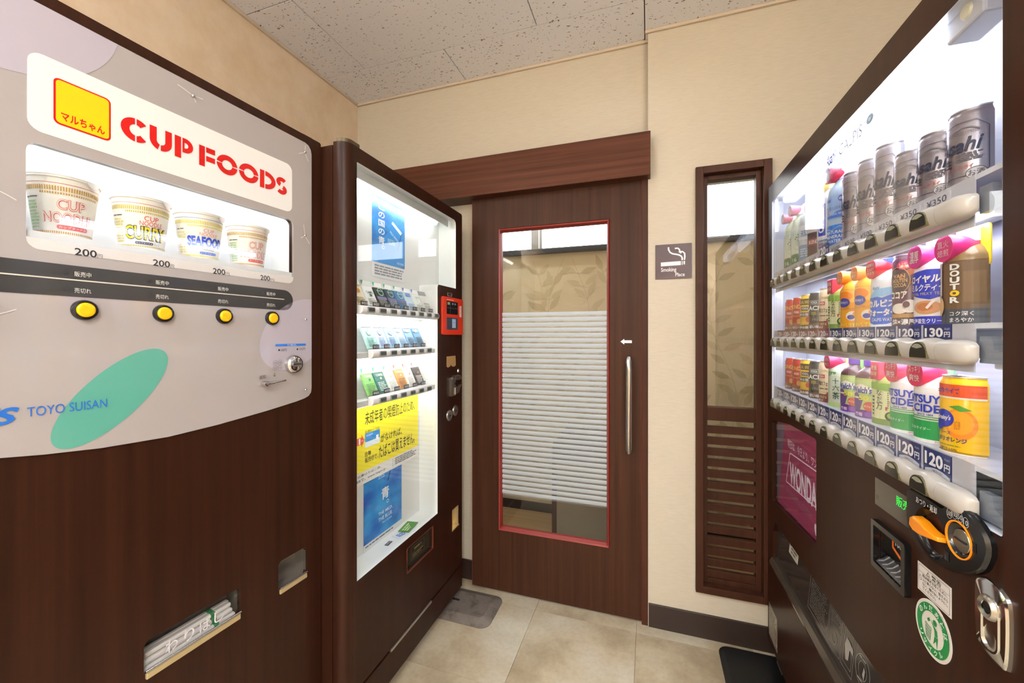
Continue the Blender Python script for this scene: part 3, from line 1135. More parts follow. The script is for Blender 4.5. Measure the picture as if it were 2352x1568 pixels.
# coin area
pcoin.rect(-0.155, -0.0576, 1.2203, 1.2268, '#2e6fc4', 1, 0.003)
pcoin.text('つり銭切れ', -0.120, -0.090, 1.2210, 1.2260, '#dfe8f4', 2)
pcoin.poly(ell(-0.1435, 1.2105, 0.0026, 0.0026, 14), '#16151a', 1)
pcoin.text('10円', -0.1375, -0.121, 1.2065, 1.2140, '#4a4648', 1)
pcoin.poly(ell(-0.0865, 1.2110, 0.0026, 0.0026, 14), '#16151a', 1)
pcoin.text('100円', -0.081, -0.0605, 1.2075, 1.2150, '#4a4648', 1)
for (x, y, t) in ((629.2, 833.2, '500'), (640.2, 832, '100'), (629.2, 845, '50'), (640, 844, '10')):
    u, z = CUP.px(x, y)
    pcoin.ring(u, z, 0.0072, 0.0068, 0.0006, '#6d6763', 1)
    pcoin.text(t, u - 0.0045, u + 0.0045, z - 0.003, z + 0.003, '#6d6763', 1)
pret.text('返却', -0.199, -0.182, 1.1375, 1.1475, '#3d3a3a', 1)
parw = Print(-0.004)
u, z = CUP.px(627.5, 860)
parw.line([(u, z + 0.005), (u, z - 0.005)], 0.0010, '#3d3a3a', 1)
parw.line([(u - 0.004, z), (u, z - 0.005), (u + 0.004, z)], 0.0010, '#3d3a3a', 1)
# stress cracks around the screws
CRK = '#f0e9e2'
for (u, z, segs) in ((-0.3535, 1.7786, ((-.03, .008), (.02, .003), (.006, -.012))), (-0.062, 1.7768, ((-.02, -.012), (.012, -.022), (.002, .02))), (-0.062, 1.5372, ((-.014, -.01), (.016, -.02), (-.004, .03))),
                     (-0.612, 1.468, ((-.02, .01),)), (-0.612, 1.292, ((-.02, -.009),))):
    pcrack = Print(-0.004)
    for (du, dz) in segs:
        pcrack.poly(stroke([(u, z), (u + du * .5, z + dz * .55), (u + du, z + dz)], 0.0008), CRK, 2)
    pcrack.build('panel_crack', cm)
for p__, n__ in ((pstrip, 'price_strip'), (pband, 'status_band'), (plil1, 'lilac_ellipse'), (plil2, 'lilac_ellipse'), (pgreen, 'turquoise_ellipse'), (pmaker, 'maker_lettering'),
                 (pcoin, 'coin_lettering'), (pret, 'return_lettering'), (parw, 'return_arrow')):
    p__.build(n__, cm)

for (u, z) in ((-0.3535, 1.7786), (-0.062, 1.7768), (-0.062, 1.5372), (-0.0591, 1.2965), (-0.0591, 1.0941), (-0.65, 1.7786)):
    MB().turn([(0.0, -0.0045), (0.0024, -0.004), (0.0036, -0.0018), (0.0038, 0.0)], CHROME, u, z, -0.004, 12).build('panel_screw', cm, smooth=60)
BTNY = mat('yellow_button', '#e5b505', 0.18)
BTNK = mat('button_collar', '#17151c', 0.2)
for u in (-0.531, -0.410, -0.2874, -0.1651, -0.653):
    o = MB().turn([(0.0132, -0.004), (0.0145, -0.0085), (0.0172, -0.0075), (0.0182, -0.003), (0.0182, 0.0)], BTNK, u, 1.2955, -0.004, 28).build('button_collar', cm, smooth=50)
    MB().turn([(0.0, -0.0105), (0.006, -0.0103), (0.0105, -0.0112), (0.0128, -0.0095), (0.0134, -0.005), (0.0134, 0.0)], BTNY, u, 1.2955, -0.004, 28).build('push_button', o, smooth=60, label='yellow push button')
# coin slot and return lever
o = MB().turn([(0.0, -0.018), (0.016, -0.018), (0.0205, -0.0165), (0.0240, -0.0120), (0.0245, 0.0)], CHROME, -0.1020, 1.1700, -0.004, 32).build('coin_slot', cm, smooth=35, label='chrome coin slot')
MB().box(-0.1135, -0.0885, -0.0230, -0.0215, 1.1692, 1.1715, BLACKM).build('slit', o)
MB().prism(rrect(-0.1155, -0.0865, 1.1640, 1.1765, 0.006), -0.0228, -0.0215, STEEL).build('slit_surround', o)
lv = MB().turn([(0.0, -0.016), (0.006, -0.015), (0.0072, -0.010), (0.0072, 0.0)], CHROME, -0.1880, 1.1255, -0.004, 18)
lv.tube([(-0.1880, -0.017, 1.1255), (-0.168, -0.017, 1.1265), (-0.165, -0.018, 1.1278), (-0.134, -0.018, 1.1292)], [0.0042, 0.0040, 0.0030, 0.0026], CHROME, 10)
lv.build('return_lever', cm, smooth=50)

# change tray and chopstick tray: metal-lined recesses with a lip
LINER = mat('tray_liner', '#8d8781', 0.3, 0.8)
LIP = mat('tray_lip', '#c9b48a', 0.25, 0.6)


def tray(b, depth, name):
    u0, u1, a, c = b
    t = MB()
    t.box(u0 - 0.004, u1 + 0.004, depth, depth + 0.003, a - 0.004, c + 0.004, LINER)
    t.box(u0 - 0.004, u0, 0.004, depth, a, c, LINER)
    t.box(u1, u1 + 0.004, 0.004, depth, a, c, LINER)
    t.box(u0, u1, 0.004, depth, c, c + 0.004, LINER)
    t.box(u0, u1, 0.004, depth, a - 0.004, a, LINER)
    o = t.build(name, cm)
    l = MB()
    l.box(u0 + 0.002, u1 - 0.002, -0.006, 0.001, a - 0.006, a + 0.008, LIP)
    l.build('tray_lip', o, bevel=0.002)
    MB().tube([(u0 + 0.001, -0.004, a + 0.0105), (u1 - 0.001, -0.004, a + 0.0105)], 0.0026, CHROME, 8).build('lip_rod', o, smooth=60)
    return o


tray(TS, 0.045, 'change_tray')
ot = tray(TL_, 0.05, 'chopstick_tray')
MB().box(TL_[0] + 0.001, TL_[1] - 0.001, 0.003, 0.0045, TL_[2] + 0.012, TL_[2] + 0.050, ACRYL).build('clear_guard', ot)
wp_ = Print(0.003)
# handwritten on the clear guard
WR = '#ddd7dd'
wu = lambda x: CUP.u(x)
for (ch, xa, xb) in (('わ', 382, 410), ('り', 425, 448), ('ば', 460, 486), ('し', 494, 516)):
    wp_.text(ch, wu(xa), wu(xb), TL_[2] + 0.016, TL_[2] + 0.042, WR, 0, 0.006)
wp_.build('handwriting', ot)
# small bits on the top edge
MB().box(-0.058, -0.028, 0.004, 0.03, 1.830, 1.834, mat('brass_clip', '#a8935c', 0.35, 0.8)).build('top_clip', cm, bevel=0.001)

# chopstick sleeves lying in the tray
SLV = mat('paper_sleeve', '#d9d2cf', 0.6)
SLVG = mat('green_sleeve_band', '#2c7a4a', 0.5)
for k, (dy, dz) in enumerate(((0.014, 0.001), (0.028, 0.001), (0.041, 0.001), (0.018, 0.0125), (0.033, 0.0125), (0.024, 0.024), (0.038, 0.024))):
    w0, w1 = TL_[0] + 0.004 + 0.003 * (k % 3), TL_[1] - 0.006 - 0.004 * (k % 2)
    t = thing('chopstick_sleeve', 'white paper sleeve of disposable chopsticks stacked in the chopstick tray', 'chopsticks', CUP.wp(w0, dy, TL_[2] + dz), CUP.rot, 'chopsticks in the tray')
    MB().box(0, w1 - w0, -0.0062, 0.0062, 0.0, 0.010, SLV).build('paper_wrap', t, bevel=0.003)
    MB().box((w1 - w0) * .72, (w1 - w0) * .80, -0.0066, 0.0066, -0.0002, 0.0104, SLVG).build('green_band', t, bevel=0.003)


# ------------------------------------------------------------------ four cups on the display shelf
def noodle_cup(u, style, label):
    t = thing('noodle_cup', label, 'noodle cup', CUP.wp(u, 0.072, 1.4255), CUP.rot, 'noodle cups in the lit display')
    H, R0, R1 = 0.110, 0.036, 0.0475
    WCUP = mat('cup_paper', '#efe9df', 0.5)
    MB().lathe([(0.0, 0.0), (R0 - 0.003, 0.0), (R0, 0.002), (R1, H - 0.004), (R1 + 0.0025, H - 0.003), (R1 + 0.0025, H)], WCUP, seg=40).build('cup_body', t, smooth=40)
    lid = MB().lathe([(R1 + 0.0030, H), (R1 + 0.0032, H + 0.0015), (R1 - 0.002, H + 0.0022), (0.0, H + 0.0028)], mat('lid_foil', '#e6e3de', 0.35), seg=40)
    # pull tab bent over the rim
    ta = math.radians(28)
    ring0, ring1, ring2 = [], [], []
    for k in range(7):
        a_ = ta + (k - 3) * 0.085
        w = 1 - ((k - 3) / 3.0) ** 2
        for ring, rr, zz in ((ring0, R1 - 0.002, H + 0.0032), (ring1, R1 + 0.0045, H + 0.001), (ring2, R1 + 0.0045, H - 0.002 - 0.010 * w)):
            ring.append((rr * math.sin(a_), -rr * math.cos(a_), zz))
    lid.loft([ring0, ring1, ring2], mat('lid_tab', '#dcd6d2', 0.4), closed=False, cap=False)
    lid.build('lid', t, smooth=50)
    g = Print(cone=(0.002, R0, H - 0.004, R1))
    gold = {'classic': '#b98a2a', 'curry': '#b9a52a', 'seafood': '#d8c640'}[style]
    for i in range(-34, 35):
        s = i * 0.0031
        g.rect(s, s + 0.0017, 0.0835, 0.0915, gold, 0)
        if abs(s + 0.005) < 0.04:
            g.rect(s, s + 0.0017, 0.0775, 0.0810, gold, 0)
        g.rect(s, s + 0.0017, 0.0085, 0.0125, gold, 0)
    ln = {'classic': '#cf5a48', 'curry': '#cf5a48', 'seafood': '#2d55b5'}[style]
    g.rect(-0.1, 0.1, 0.0962, 0.0970, ln, 0)
    g.rect(-0.1, 0.1, 0.0045, 0.0052, ln, 0)
    g.lines(-0.070, -0.048, 0.016, 0.066, 9, {'classic': '#9cc28a', 'curry': '#cfc36a', 'seafood': '#d8cf86'}[style], 0)
    g.lines(-0.072, -0.046, 0.069, 0.073, 1, '#5a5550', 0)
    c0 = -0.010
    if style == 'classic':
        for (wd, x0, x1, z0, z1) in (('CUP', c0 - 0.013, c0 + 0.024, 0.0505, 0.070), ('NOODLE', c0 - 0.032, c0 + 0.036, 0.0275, 0.0465)):
            g.text(wd, x0, x1, z0, z1, '#cf4535', 0, 0.03, res=4)
            g.text(wd, x0 + 0.0004, x1 - 0.0004, z0 + 0.0007, z1 - 0.0007, '#f2d9cf', 1, -0.006, res=4)
        g.rect(c0 - 0.014, c0 + 0.032, 0.0165, 0.0240, '#c9453a', 0, 0.0035)
        g.text('カップヌードル', c0 - 0.011, c0 + 0.029, 0.0180, 0.0225, '#f4ece4', 1)
    elif style == 'curry':
        g.text('CUP', c0 - 0.005, c0 + 0.018, 0.0630, 0.0730, '#cf4535', 0, 0.0)
        g.text('NOODLE', c0 - 0.012, c0 + 0.026, 0.0530, 0.0620, '#cf4535', 0, 0.0)
        g.text('CURRY', c0 - 0.037, c0 + 0.036, 0.0225, 0.0520, '#2b2c4c', 0, 0.07, res=4)
        g.text('CURRY', c0 - 0.036, c0 + 0.035, 0.0240, 0.0505, '#e5cf12', 1, 0.02, res=4)
        g.rect(c0 - 0.020, c0 + 0.012, 0.0140, 0.0195, '#33314e', 0, 0.0027)
        g.text('カップヌードル', c0 - 0.018, c0 + 0.010, 0.0150, 0.0185, '#f4ece4', 1)
        g.text('カレー', c0 + 0.0135, c0 + 0.025, 0.0140, 0.0190, '#33314e', 0)
    else:
        g.text('CUP', c0 - 0.005, c0 + 0.016, 0.0660, 0.0740, '#d98a80', 0)
        g.text('NOODLE', c0 - 0.012, c0 + 0.024, 0.0570, 0.0650, '#d98a80', 0)
        g.text('SEAFOOD', c0 - 0.036, c0 + 0.040, 0.0330, 0.0560, '#2a4fc0', 0, 0.05, res=4)
        g.text('NOODLE', c0 - 0.006, c0 + 0.020, 0.0250, 0.0310, '#2f3a78', 0, 0.01)
        g.rect(c0 - 0.012, c0 + 0.028, 0.0150, 0.0210, '#3a62c8', 0, 0.003)
        g.text('シーフードヌードル', c0 - 0.010, c0 + 0.026, 0.0160, 0.0200, '#f4f0e8', 1)
    g.build('cup_print', t)


noodle_cup(-0.529, 'classic', 'white noodle cup with red lettering, largest and leftmost in the display')
noodle_cup(-0.409, 'curry', 'white noodle cup with big yellow CURRY lettering')
noodle_cup(-0.295, 'seafood', 'white noodle cup with blue SEAFOOD lettering')
noodle_cup(-0.176, 'classic', 'white noodle cup with red lettering, rightmost in the display beside the seafood cup')

# ================================================================== cigarette machine
gm = thing('cigarette_machine', 'dark wooden cigarette vending machine with tall lit white window', 'vending machine', CIG.wp(0, 0, 0), CIG.rot)
GW = 0.784
# body
GD = 0.088                                            # depth of the lit showcase
gb = MB()
gb.box(-0.002, GW - 0.012, 0.125, 0.62, 0.06, 1.822, WOOD)
gb.prism(rrect(-0.002, GW - 0.012, 0.06, 1.822), 0.050, 0.125, WOOD, holes=[rrect(0.02, 0.75, 0.45, 1.80)])
gb.build('cabinet', gm)
WH = mat('showcase_white', '#e6e8e6', 0.35)
# window outline: narrow below, wider above the control panel
WU0, WU1, WU2, WZ0_, WZ1_, WZS = 0.0455, 0.547, 0.719, 0.494, 1.783, 1.467
wout = [(WU0, WZ0_), (WU1, WZ0_), (WU1, WZS - 0.012), (WU1 + 0.004, WZS - 0.003), (WU1 + 0.012, WZS), (WU2, WZS)] + \
       [(WU2 - 0.02 + 0.02 * math.cos(t), WZ1_ - 0.02 + 0.02 * math.sin(t)) for t in [k * math.pi / 10 for k in range(6)]] + [(WU0, WZ1_)]
dr = MB()
pick = rrect(0.318, 0.508, 0.366, 0.457, 0.006)
slot = rrect(0.682, 0.748, 0.360, 0.452, 0.003)
dr.prism([(0.030, 0.160), (GW, 0.160), (GW, 1.822), (GW - 0.006, 1.830), (0.030, 1.830)], 0.0, 0.045, WOOD, holes=[wout, pick, slot], mhole=[WH])
cor = [(0.030, 0.0)] + [(0.030 - 0.034 * math.sin(t), 0.034 - 0.034 * math.cos(t)) for t in [k * math.pi / 16 for k in range(1, 9)]] + [(-0.004, 0.045), (0.030, 0.045)]
dr.prism(cor, 0.160, 1.830, WOOD, axis='z')
dr.build('door', gm, smooth=35)
kp = MB()
kp.prism([(0.030, 0.050), (GW, 0.050), (GW, 0.151), (0.030, 0.151)], 0.0, 0.045, WOOD)
kp.prism(cor, 0.050, 0.151, WOOD, axis='z')
kp.build('kick_panel', gm, smooth=35)
MB().box(0.0, GW - 0.002, 0.012, 0.05, 0.149, 0.162, BLACKM).build('shadow_gap', gm)
MB().box(0.216, 0.492, -0.004, 0.014, 0.1500, 0.1590, mat('aluminium_bar', '#b9b2ac', 0.35, 0.9)).build('finger_bar', gm, bevel=0.001)
for (u, d) in ((0.05, 0.10), (0.72, 0.10), (0.05, 0.55), (0.72, 0.55)):
    MB().lathe([(0.026, 0.0185), (0.026, 0.027), (0.010, 0.029), (0.010, 0.062)], STEEL, u, d, 14).build('levelling_foot', gm, smooth=40)
MB().prism([(0.06, 0.002), (0.030, 0.002)] + [(0.030 - 0.032 * math.sin(t), 0.034 - 0.032 * math.cos(t)) for t in [k * math.pi / 16 for k in range(1, 9)]]
           + [(0.004, 0.034)] + [(0.030 - 0.026 * math.sin(t), 0.034 - 0.026 * math.cos(t)) for t in [k * math.pi / 16 for k in range(8, 0, -1)]] + [(0.06, 0.008)],
           1.830, 1.842, mat('bronze_trim', '#4b4130', 0.4, 0.6), axis='z').build('top_corner_trim', gm, smooth=35)

# lit showcase
WH = mat('showcase_white', '#e6e8e6', 0.35)
sh = MB()
sh.box(0.020, 0.735, GD, GD + 0.004, WZ0_ - 0.01, WZ1_ + 0.012, WH)
sh.box(0.020, 0.735, 0.045, GD, WZ0_ - 0.006, WZ0_, WH)
sh.box(WU0, WU1, 0.001, 0.046, WZ0_ - 0.005, WZ0_ + 0.0005, WH)
sh.box(0.030, 0.735, 0.045, GD, WZ1_, WZ1_ + 0.006, WH)
sh.box(0.020, 0.030, 0.045, GD, WZ0_, WZ1_, WH)
sh.box(WU1 + 0.006, WU1 + 0.012, 0.001, GD, WZ0_, WZS, WH)
sh.box(WU1 + 0.006, WU2 + 0.012, 0.012, GD, WZS - 0.010, WZS - 0.001, WH)
sh.box(WU2 + 0.004, WU2 + 0.010, 0.004, GD, WZS, WZ1_, WH)
sh.box(WU1 - 0.0012, WU1 - 0.0002, 0.0008, GD, WZ0_ + 0.0006, WZS - 0.002, WH)
sh.box(WU0 + 0.0002, WU0 + 0.0012, 0.0008, GD, WZ0_ + 0.0006, WZ1_ - 0.0002, WH)
sh.box(WU0 + 0.0012, WU2 - 0.022, 0.0008, GD, WZ1_ - 0.0012, WZ1_ - 0.0002, WH)
sh.box(WU2 - 0.0012, WU2 - 0.0002, 0.0008, GD, WZS + 0.0002, WZ1_ - 0.022, WH)
sh.build('showcase', gm)
MB().prism(wout, 0.008, 0.012, GLASS).build('showcase_glass', gm)
CT = mat('showcase_tube', '#ffffff', 0.4, emit=CIG_TUBE * 0.75, ecol=(0.97, 1.0, 0.96))
tb = MB().tube([(0.085, 0.052, 1.752), (0.62, 0.052, 1.752)], 0.011, CT, 12)
tb.build('lamp_tube', gm, smooth=60)
MB().box(0.04, 0.70, 0.030, 0.036, 1.752, 1.782, mat('lamp_valance', '#cfd4d2', 0.3)).build('lamp_valance', gm)

# button rails, price strips and packs on three rows
MALUM = mat('rail_white', '#d7d3d4', 0.3)
BTNC = mat('rail_button', '#8f948f', 0.2, 0.4)
BTNF = mat('rail_button_face', '#35393a', 0.25)
cols = [CIG.u(x, 0.0) for x in (846.7, 873.7, 898.9, 921.7, 942.7, 962.1, 980.4, 997.5)]
p_ = (cols[7] - cols[0]) / 7.0
cols = [cols[0] + p_ * i for i in range(8)]
PR = Print(0)


def cig_row(zr, ks, prices, u0, u1, name):
    r = MB()
    # round-nosed bar
    nose = [(0.012, -0.016), (-0.002, -0.014), (-0.009, -0.007), (-0.010, 0.003), (-0.005, 0.011), (0.012, 0.014)]
    r.prism([(y, zr + z) for y, z in nose], u0, u1, MALUM, axis='x')
    o = r.build(name, gm, smooth=50, bevel=0.001)
    back = MB().box(WU0 + 0.001, WU1 + 0.004, 0.013, 0.060, zr - 0.014, zr + 0.004, mat('rail_back', '#c4c4c4', 0.35))
    back.build('rail_base', o)
    led = MB().box(WU0 + 0.01, WU1 - 0.005, 0.030, 0.050, zr - 0.0165, zr - 0.0142, mat('showcase_led', '#ffffff', 0.4, emit=CIG_TUBE * 0.9, ecol=(0.97, 1.0, 0.97)))
    led.build('light_strip', o)
    for k, pr_ in zip(ks, prices):
        c = cols[k]
        b = MB()
        b.prism(rrect(c - 0.0175, c + 0.0175, zr - 0.0090, zr + 0.0080, 0.004, 3), -0.0125, -0.004, BTNC)
        b.prism(rrect(c - 0.0140, c + 0.0140, zr - 0.0055, zr + 0.0050, 0.003, 3), -0.0135, -0.0120, BTNF)
        b.build('select_button', o)
        t = MB().box(c - 0.020, c + 0.012, 0.0135, 0.0150, zr + 0.0145, zr + 0.0290, mat('price_card', '#23252b', 0.4))
        t = t.build('price_card', gm)
        q = Print(0.0135)
        q.text(pr_, c - 0.0180, c + 0.0100, zr + 0.0170, zr + 0.0265, '#e8e8ea', 0, 0.0)
        q.build('price_figures', t)
    return o


ROWZ = (1.332, 1.190, 1.036)
cig_row(ROWZ[0], range(8), ['¥450', '¥450', '¥510', '¥510', '¥510', '¥510', '¥510', '¥500'], 0.060, WU1 - 0.002, 'button_rail')
cig_row(ROWZ[1], range(1, 7), ['¥430', '¥430', '¥430', '¥500', '¥500', '¥500'], 0.112, 0.492, 'button_rail')
cig_row(ROWZ[2], range(1, 7), ['¥400', '¥400', '¥400', '¥400', '¥400', '¥500'], 0.112, 0.492, 'button_rail')


def pack(u, z, top, label_c, marks, label, tall=0.094):
    """a pack card leaning back on its rail"""
    t = thing('cigarette_pack', label, 'cigarette pack', CIG.wp(u, 0.020, z), CIG.rot, 'cigarette packs in the lit showcase')
    t.rotation_euler = (math.radians(-25), 0, CIG.rot)
    w, h = 0.052, tall
    MB().box(-w / 2, w / 2, 0.0, 0.008, 0.0, h, C(label_c, 0.35)).build('pack_box', t, bevel=0.001)
    MB().box(-w / 2 - 0.0005, w / 2 + 0.0005, -0.0010, 0.0086, h * 0.80, h + 0.0006, C(top, 0.35)).build('flip_top', t, bevel=0.001)
    q = Print(-0.0014)
    q2 = Print(-0.0014)
    for mk in marks:
        kind, rest = mk[0], mk[1:]
        if kind == 't':
            q.text(rest[0], rest[1] * w - w / 2, rest[2] * w - w / 2, rest[3] * h, rest[4] * h, rest[5], 2, 0.01)
        elif kind == 'r':
            q.rect(rest[0] * w - w / 2, rest[1] * w - w / 2, rest[2] * h, rest[3] * h, rest[4], 0)
        elif kind == 'l':
            q.lines(rest[0] * w - w / 2, rest[1] * w - w / 2, rest[2] * h, rest[3] * h, rest[4], rest[5], 1)
        elif kind == 'e':
            q.ring(rest[0] * w - w / 2, rest[1] * h, rest[2] * w, rest[3] * w, rest[4] * w, rest[5], 1)
        elif kind == 'd':
            q.poly(ell(rest[0] * w - w / 2, rest[1] * h, rest[2] * w, rest[3] * w, 20), rest[4], 1)
        elif kind == 'g':
            q2.poly([(-w / 2, h), (-w / 2 + 0.014, h), (-w / 2, h - 0.017)], rest[0], 2)
            q2.build('corner_mark', t)
    q.build('pack_print', t)


W = '#eef0ee'
LN = ('l', .08, .92, .05, .30, 4)
z = ROWZ[0] + 0.0165
L1 = [
    (W, '#efe6c8', [('d', .5, .55, .26, .16, '#c98b2c'), ('l', .1, .9, .05, .30, 4, '#9a8a5a'), ('l', .1, .9, .70, .78, 1, '#b9a05a')], 'cream cigarette pack with gold emblem, leftmost on the top rail'),
    ('#dcded8', W, [('g', '#2c8a66'), ('t', 'CAMEL', .15, .85, .48, .58, '#24533a'), ('d', .55, .42, .12, .09, '#24533a'), ('l', .1, .9, .05, .30, 4, '#a9aaa0')], 'white cigarette pack with green CAMEL lettering, second on the top rail'),
    (W, '#2a3436', [('g', '#35a98a'), ('e', .55, .62, .30, .30, .06, '#8fd3b0'), ('r', .0, 1, .30, .42, '#7d6f9a'), LN + ('#9aa39a',), ('t', 'mevius', .2, .8, .63, .70, '#d8e4da')], 'dark grey cigarette pack with green ring on the top rail'),
    (W, '#2d4457', [('g', '#35a98a'), ('e', .55, .62, .30, .30, .06, '#7fc9c0'), ('r', .0, 1, .30, .42, '#6f6a9c'), LN + ('#9aa6ae',), ('t', 'mevius', .2, .8, .63, .70, '#d8e4ea')], 'slate blue cigarette pack with teal ring on the top rail'),
    (W, '#3d7fb0', [('g', '#35a98a'), ('e', .55, .62, .30, .30, .06, '#a9dcea'), ('r', .0, 1, .26, .38, '#6a5f92'), LN + ('#55697e',), ('t', 'mevius', .2, .8, .63, .70, '#e4f0f6')], 'bright blue cigarette pack with pale ring on the top rail'),
    (W, '#c3d9ea', [('g', '#5560c0'), ('r', .2, .8, .62, .78, '#5f86c4'), LN + ('#8aa6bf',)], 'pale blue cigarette pack on the top rail'),
    (W, '#e9ece4', [('g', '#5560c0'), ('e', .6, .5, .3, .3, .05, '#b9d2cf'), LN + ('#a8b0a6',), ('t', 'mevius', .2, .8, .60, .67, '#9aa8a0')], 'ivory cigarette pack with pale ring on the top rail'),
    ('#8f9399', '#dfe0da', [('t', 'SevenStars', .08, .92, .34, .44, '#4a4d55'), LN + ('#a8aaa6',)], 'pale grey cigarette pack with silver top, rightmost on the top rail'),
]
for k, (tp, bd, mk, lb) in enumerate(L1):
    pack(cols[k] - 0.006, z, tp, bd, mk, lb)
z = ROWZ[1] + 0.0165
names = [('#a9d3cb', '#5aa79c', '5', 'mint green cigarette card with round mark, leftmost on the middle rail', '#4f8f86'),
         ('#c6d7ec', '#4f7fc0', '6', 'pale blue cigarette card with round mark on the middle rail', '#6b87b0'),
         ('#a9c6e4', '#3567b0', '10', 'sky blue cigarette card with round mark on the middle rail', '#55749c'),
         ('#bcd6ea', '#6da4d0', '3', 'pale sky cigarette card without round mark on the middle rail', '#6f93b4'),
         ('#7fa6c6', '#34506c', '1', 'steel blue cigarette card on the middle rail', '#3a5068'),
         ('#5d8cae', '#223a4e', '1', 'deep teal blue cigarette card, rightmost on the middle rail', '#24384a')]
for k, (bd, rc, mg, lb, lc) in enumerate(names):
    mk = [('r', .0, 1, .80, 1.0, W), ('t', mg, .05, .05 + .12 * len(mg), .85, .95, '#8a929a'), ('l', .45, .9, .87, .91, 1, '#9aa0a8'), ('l', .1, .92, .06, .40, 6, lc)]
    if k < 3:
        mk += [('d', .5, .62, .24, .24, W), ('e', .5, .62, .24, .24, .05, rc), ('t', 'MILD', .36, .64, .60, .65, rc)]
    else:
        mk += [('d', .35, .68, .3, .12, W), ('t', 'Seven', .1, .6, .64, .70, rc)]
    pack(cols[k + 1] - 0.006, z, W, bd, mk, lb, 0.098)
z = ROWZ[2] + 0.0165
names = [('#7fba63', '#e8efe0', '#2f6f3a', 'bright green cigarette pack with CAMEL lettering, leftmost on the lowest rail', '#4c8a44', '#2c8a66'),
         ('#2f6f66', '#eadfc0', '#d8d8b0', 'dark green cigarette pack with CAMEL lettering on the lowest rail', '#cfe0d4', '#2c8a66'),
         ('#eceee8', '#9aa59a', '#e3c06a', 'white cigarette pack with small gold camel on the lowest rail', '#b8bcb2', '#4aa06a'),
         ('#d39a5c', '#f3e3c8', '#f5dcae', 'orange cigarette pack with CAMEL lettering on the lowest rail', '#9a6432', '#c44a3a'),
         ('#eeece6', '#c9a58a', '#d88a5a', 'white cigarette pack with small orange camel on the lowest rail', '#b8b2aa', '#c44a3a'),
         ('#4a4240', '#e0c28a', '#b9823a', 'black-brown cigarette pack, rightmost on the lowest rail', '#d8d0c8', '#c44a3a')]
for k, (bd, tc, cc, lb, lc, gc) in enumerate(names):
    mk = [('g', gc), ('l', .08, .92, .05, .42, 6, lc), ('d', .55, .55, .10, .08, cc)]
    if k in (0, 1, 3):
        mk.append(('t', 'CAMEL', .15, .85, .64, .73, tc))
    pack(cols[k + 1] - 0.006, z, W, bd, mk, lb)

# ---- posters on the back of the showcase
PY = GD - 0.0022


def poster(name, label, u0, u1, z0, z1, colr, dy=0.0):
    t = thing(name, label, 'poster', CIG.wp(0, PY - dy, 0), CIG.rot)
    MB().box(u0, u1, 0.0, 0.0012, z0, z1, C(colr, 0.4)).build('sheet', t)
    return t


t = poster('poster', 'blue poster with vertical white Japanese slogan at the top of the showcase', 0.2265, 0.431, 1.462, 1.761, '#e9ebee')
q = Print(0.0)
bl = mat('poster_blue', '#1f6fc4', 0.35)
_c = ramp(bl, noise(bl, coords(bl, (9, 9, 14)), 1.0, 4.0), [(0.35, '#1458b4'), (0.65, '#3f9fe0')])
L(bl, _c, bl.node_tree.nodes['Principled BSDF'].inputs['Base Color'])
pu0, pu1, pz0, pz1 = 0.2265, 0.431, 1.517, 1.761
q.rect(pu0, pu1, pz0, pz1, bl, 0)
q.poly(clip(clip(ell(0.40, 1.60, 0.16, 0.075, 40, math.radians(28)), 1, 0, pu1), 0, -1, -pz0), '#3a8fd8', 1)
pk = lambda a, b: (pu0 + a * (pu1 - pu0), pz0 + b * (pz1 - pz0))
q.poly([pk(.56, .66), pk(.60, .70), pk(.90, .58), pk(.86, .53)], '#dfe9f2', 2)
q.poly([pk(.56, .66), pk(.86, .53), pk(.74, .24), pk(.36, .36)], '#2c8cd6', 2)
q.poly([pk(.86, .53), pk(.90, .58), pk(.78, .28), pk(.74, .24)], '#164a86', 2)
q.text('MILD SEVEN', *[v for v in (pk(.50, 0)[0], pk(.78, 0)[0], pk(0, .45)[1], pk(0, .49)[1])], '#e8f2fb', 3, rot=math.radians(-28))
q.lines(pk(.44, 0)[0], pk(.70, 0)[0], pk(0, .32)[1], pk(0, .41)[1], 4, '#a9d2f2', 3)
zz = [(.89, .80), (.77, .68), (.65, .55), (.52, .43), (.40, .29)]
for ch, (b1, b0) in zip('この国の青', zz):
    q.text(ch, pk(.17, 0)[0], pk(.35, 0)[0], pk(0, b0)[1], pk(0, b1)[1], '#f4f7fa', 3, 0.015)
q.ring(pk(.31, 0)[0], pk(0, .245)[1], 0.008, 0.006, 0.002, '#f4f7fa', 3)
q.lines(pu0 + 0.015, pu1 - 0.008, 1.470, 1.510, 4, '#8d9299', 1, rag=0.1)
q.text('MILD SEVEN', pk(.74, 0)[0], pk(.95, 0)[0], pk(0, .05)[1], pk(0, .08)[1], '#e8f2fb', 2)
q.build('poster_print', t)

t = poster('notice', 'yellow notice with large black Japanese lettering in the showcase', 0.062, 0.527, 0.737, 1.002, '#eeeeec', 0.0030)
q = Print(0.0)
YL = '#f0e21a'
BK = '#35361c'
q.rect(0.062, 0.527, 0.781, 1.002, YL, 0)


def tx(body, xl, xr, yt, yb, colr=BK, bold=0.006, pq=None):
    pq = pq or q
    u0, u1 = CIG.u(xl, PY), CIG.u(xr, PY)
    # heights measured at the middle of the word
    xm = (xl + xr) / 2
    pq.text(body, u0, u1, CIG.px(xm, yb, PY)[1], CIG.px(xm, yt, PY)[1], colr, 2, bold)


tx('未成年者の喫煙防止のため、', 836, 950, 930, 959)
tx('成人識別カード「タスポ」', 836, 870, 983, 990, bold=0.0)
tx('がなければ、', 872, 921, 988, 1006)
tx('たばこは買えません。', 868, 950, 1007, 1035)
tx('自動', 836, 850, 1035, 1047)
tx('販売機で、', 836, 866, 1045, 1057)
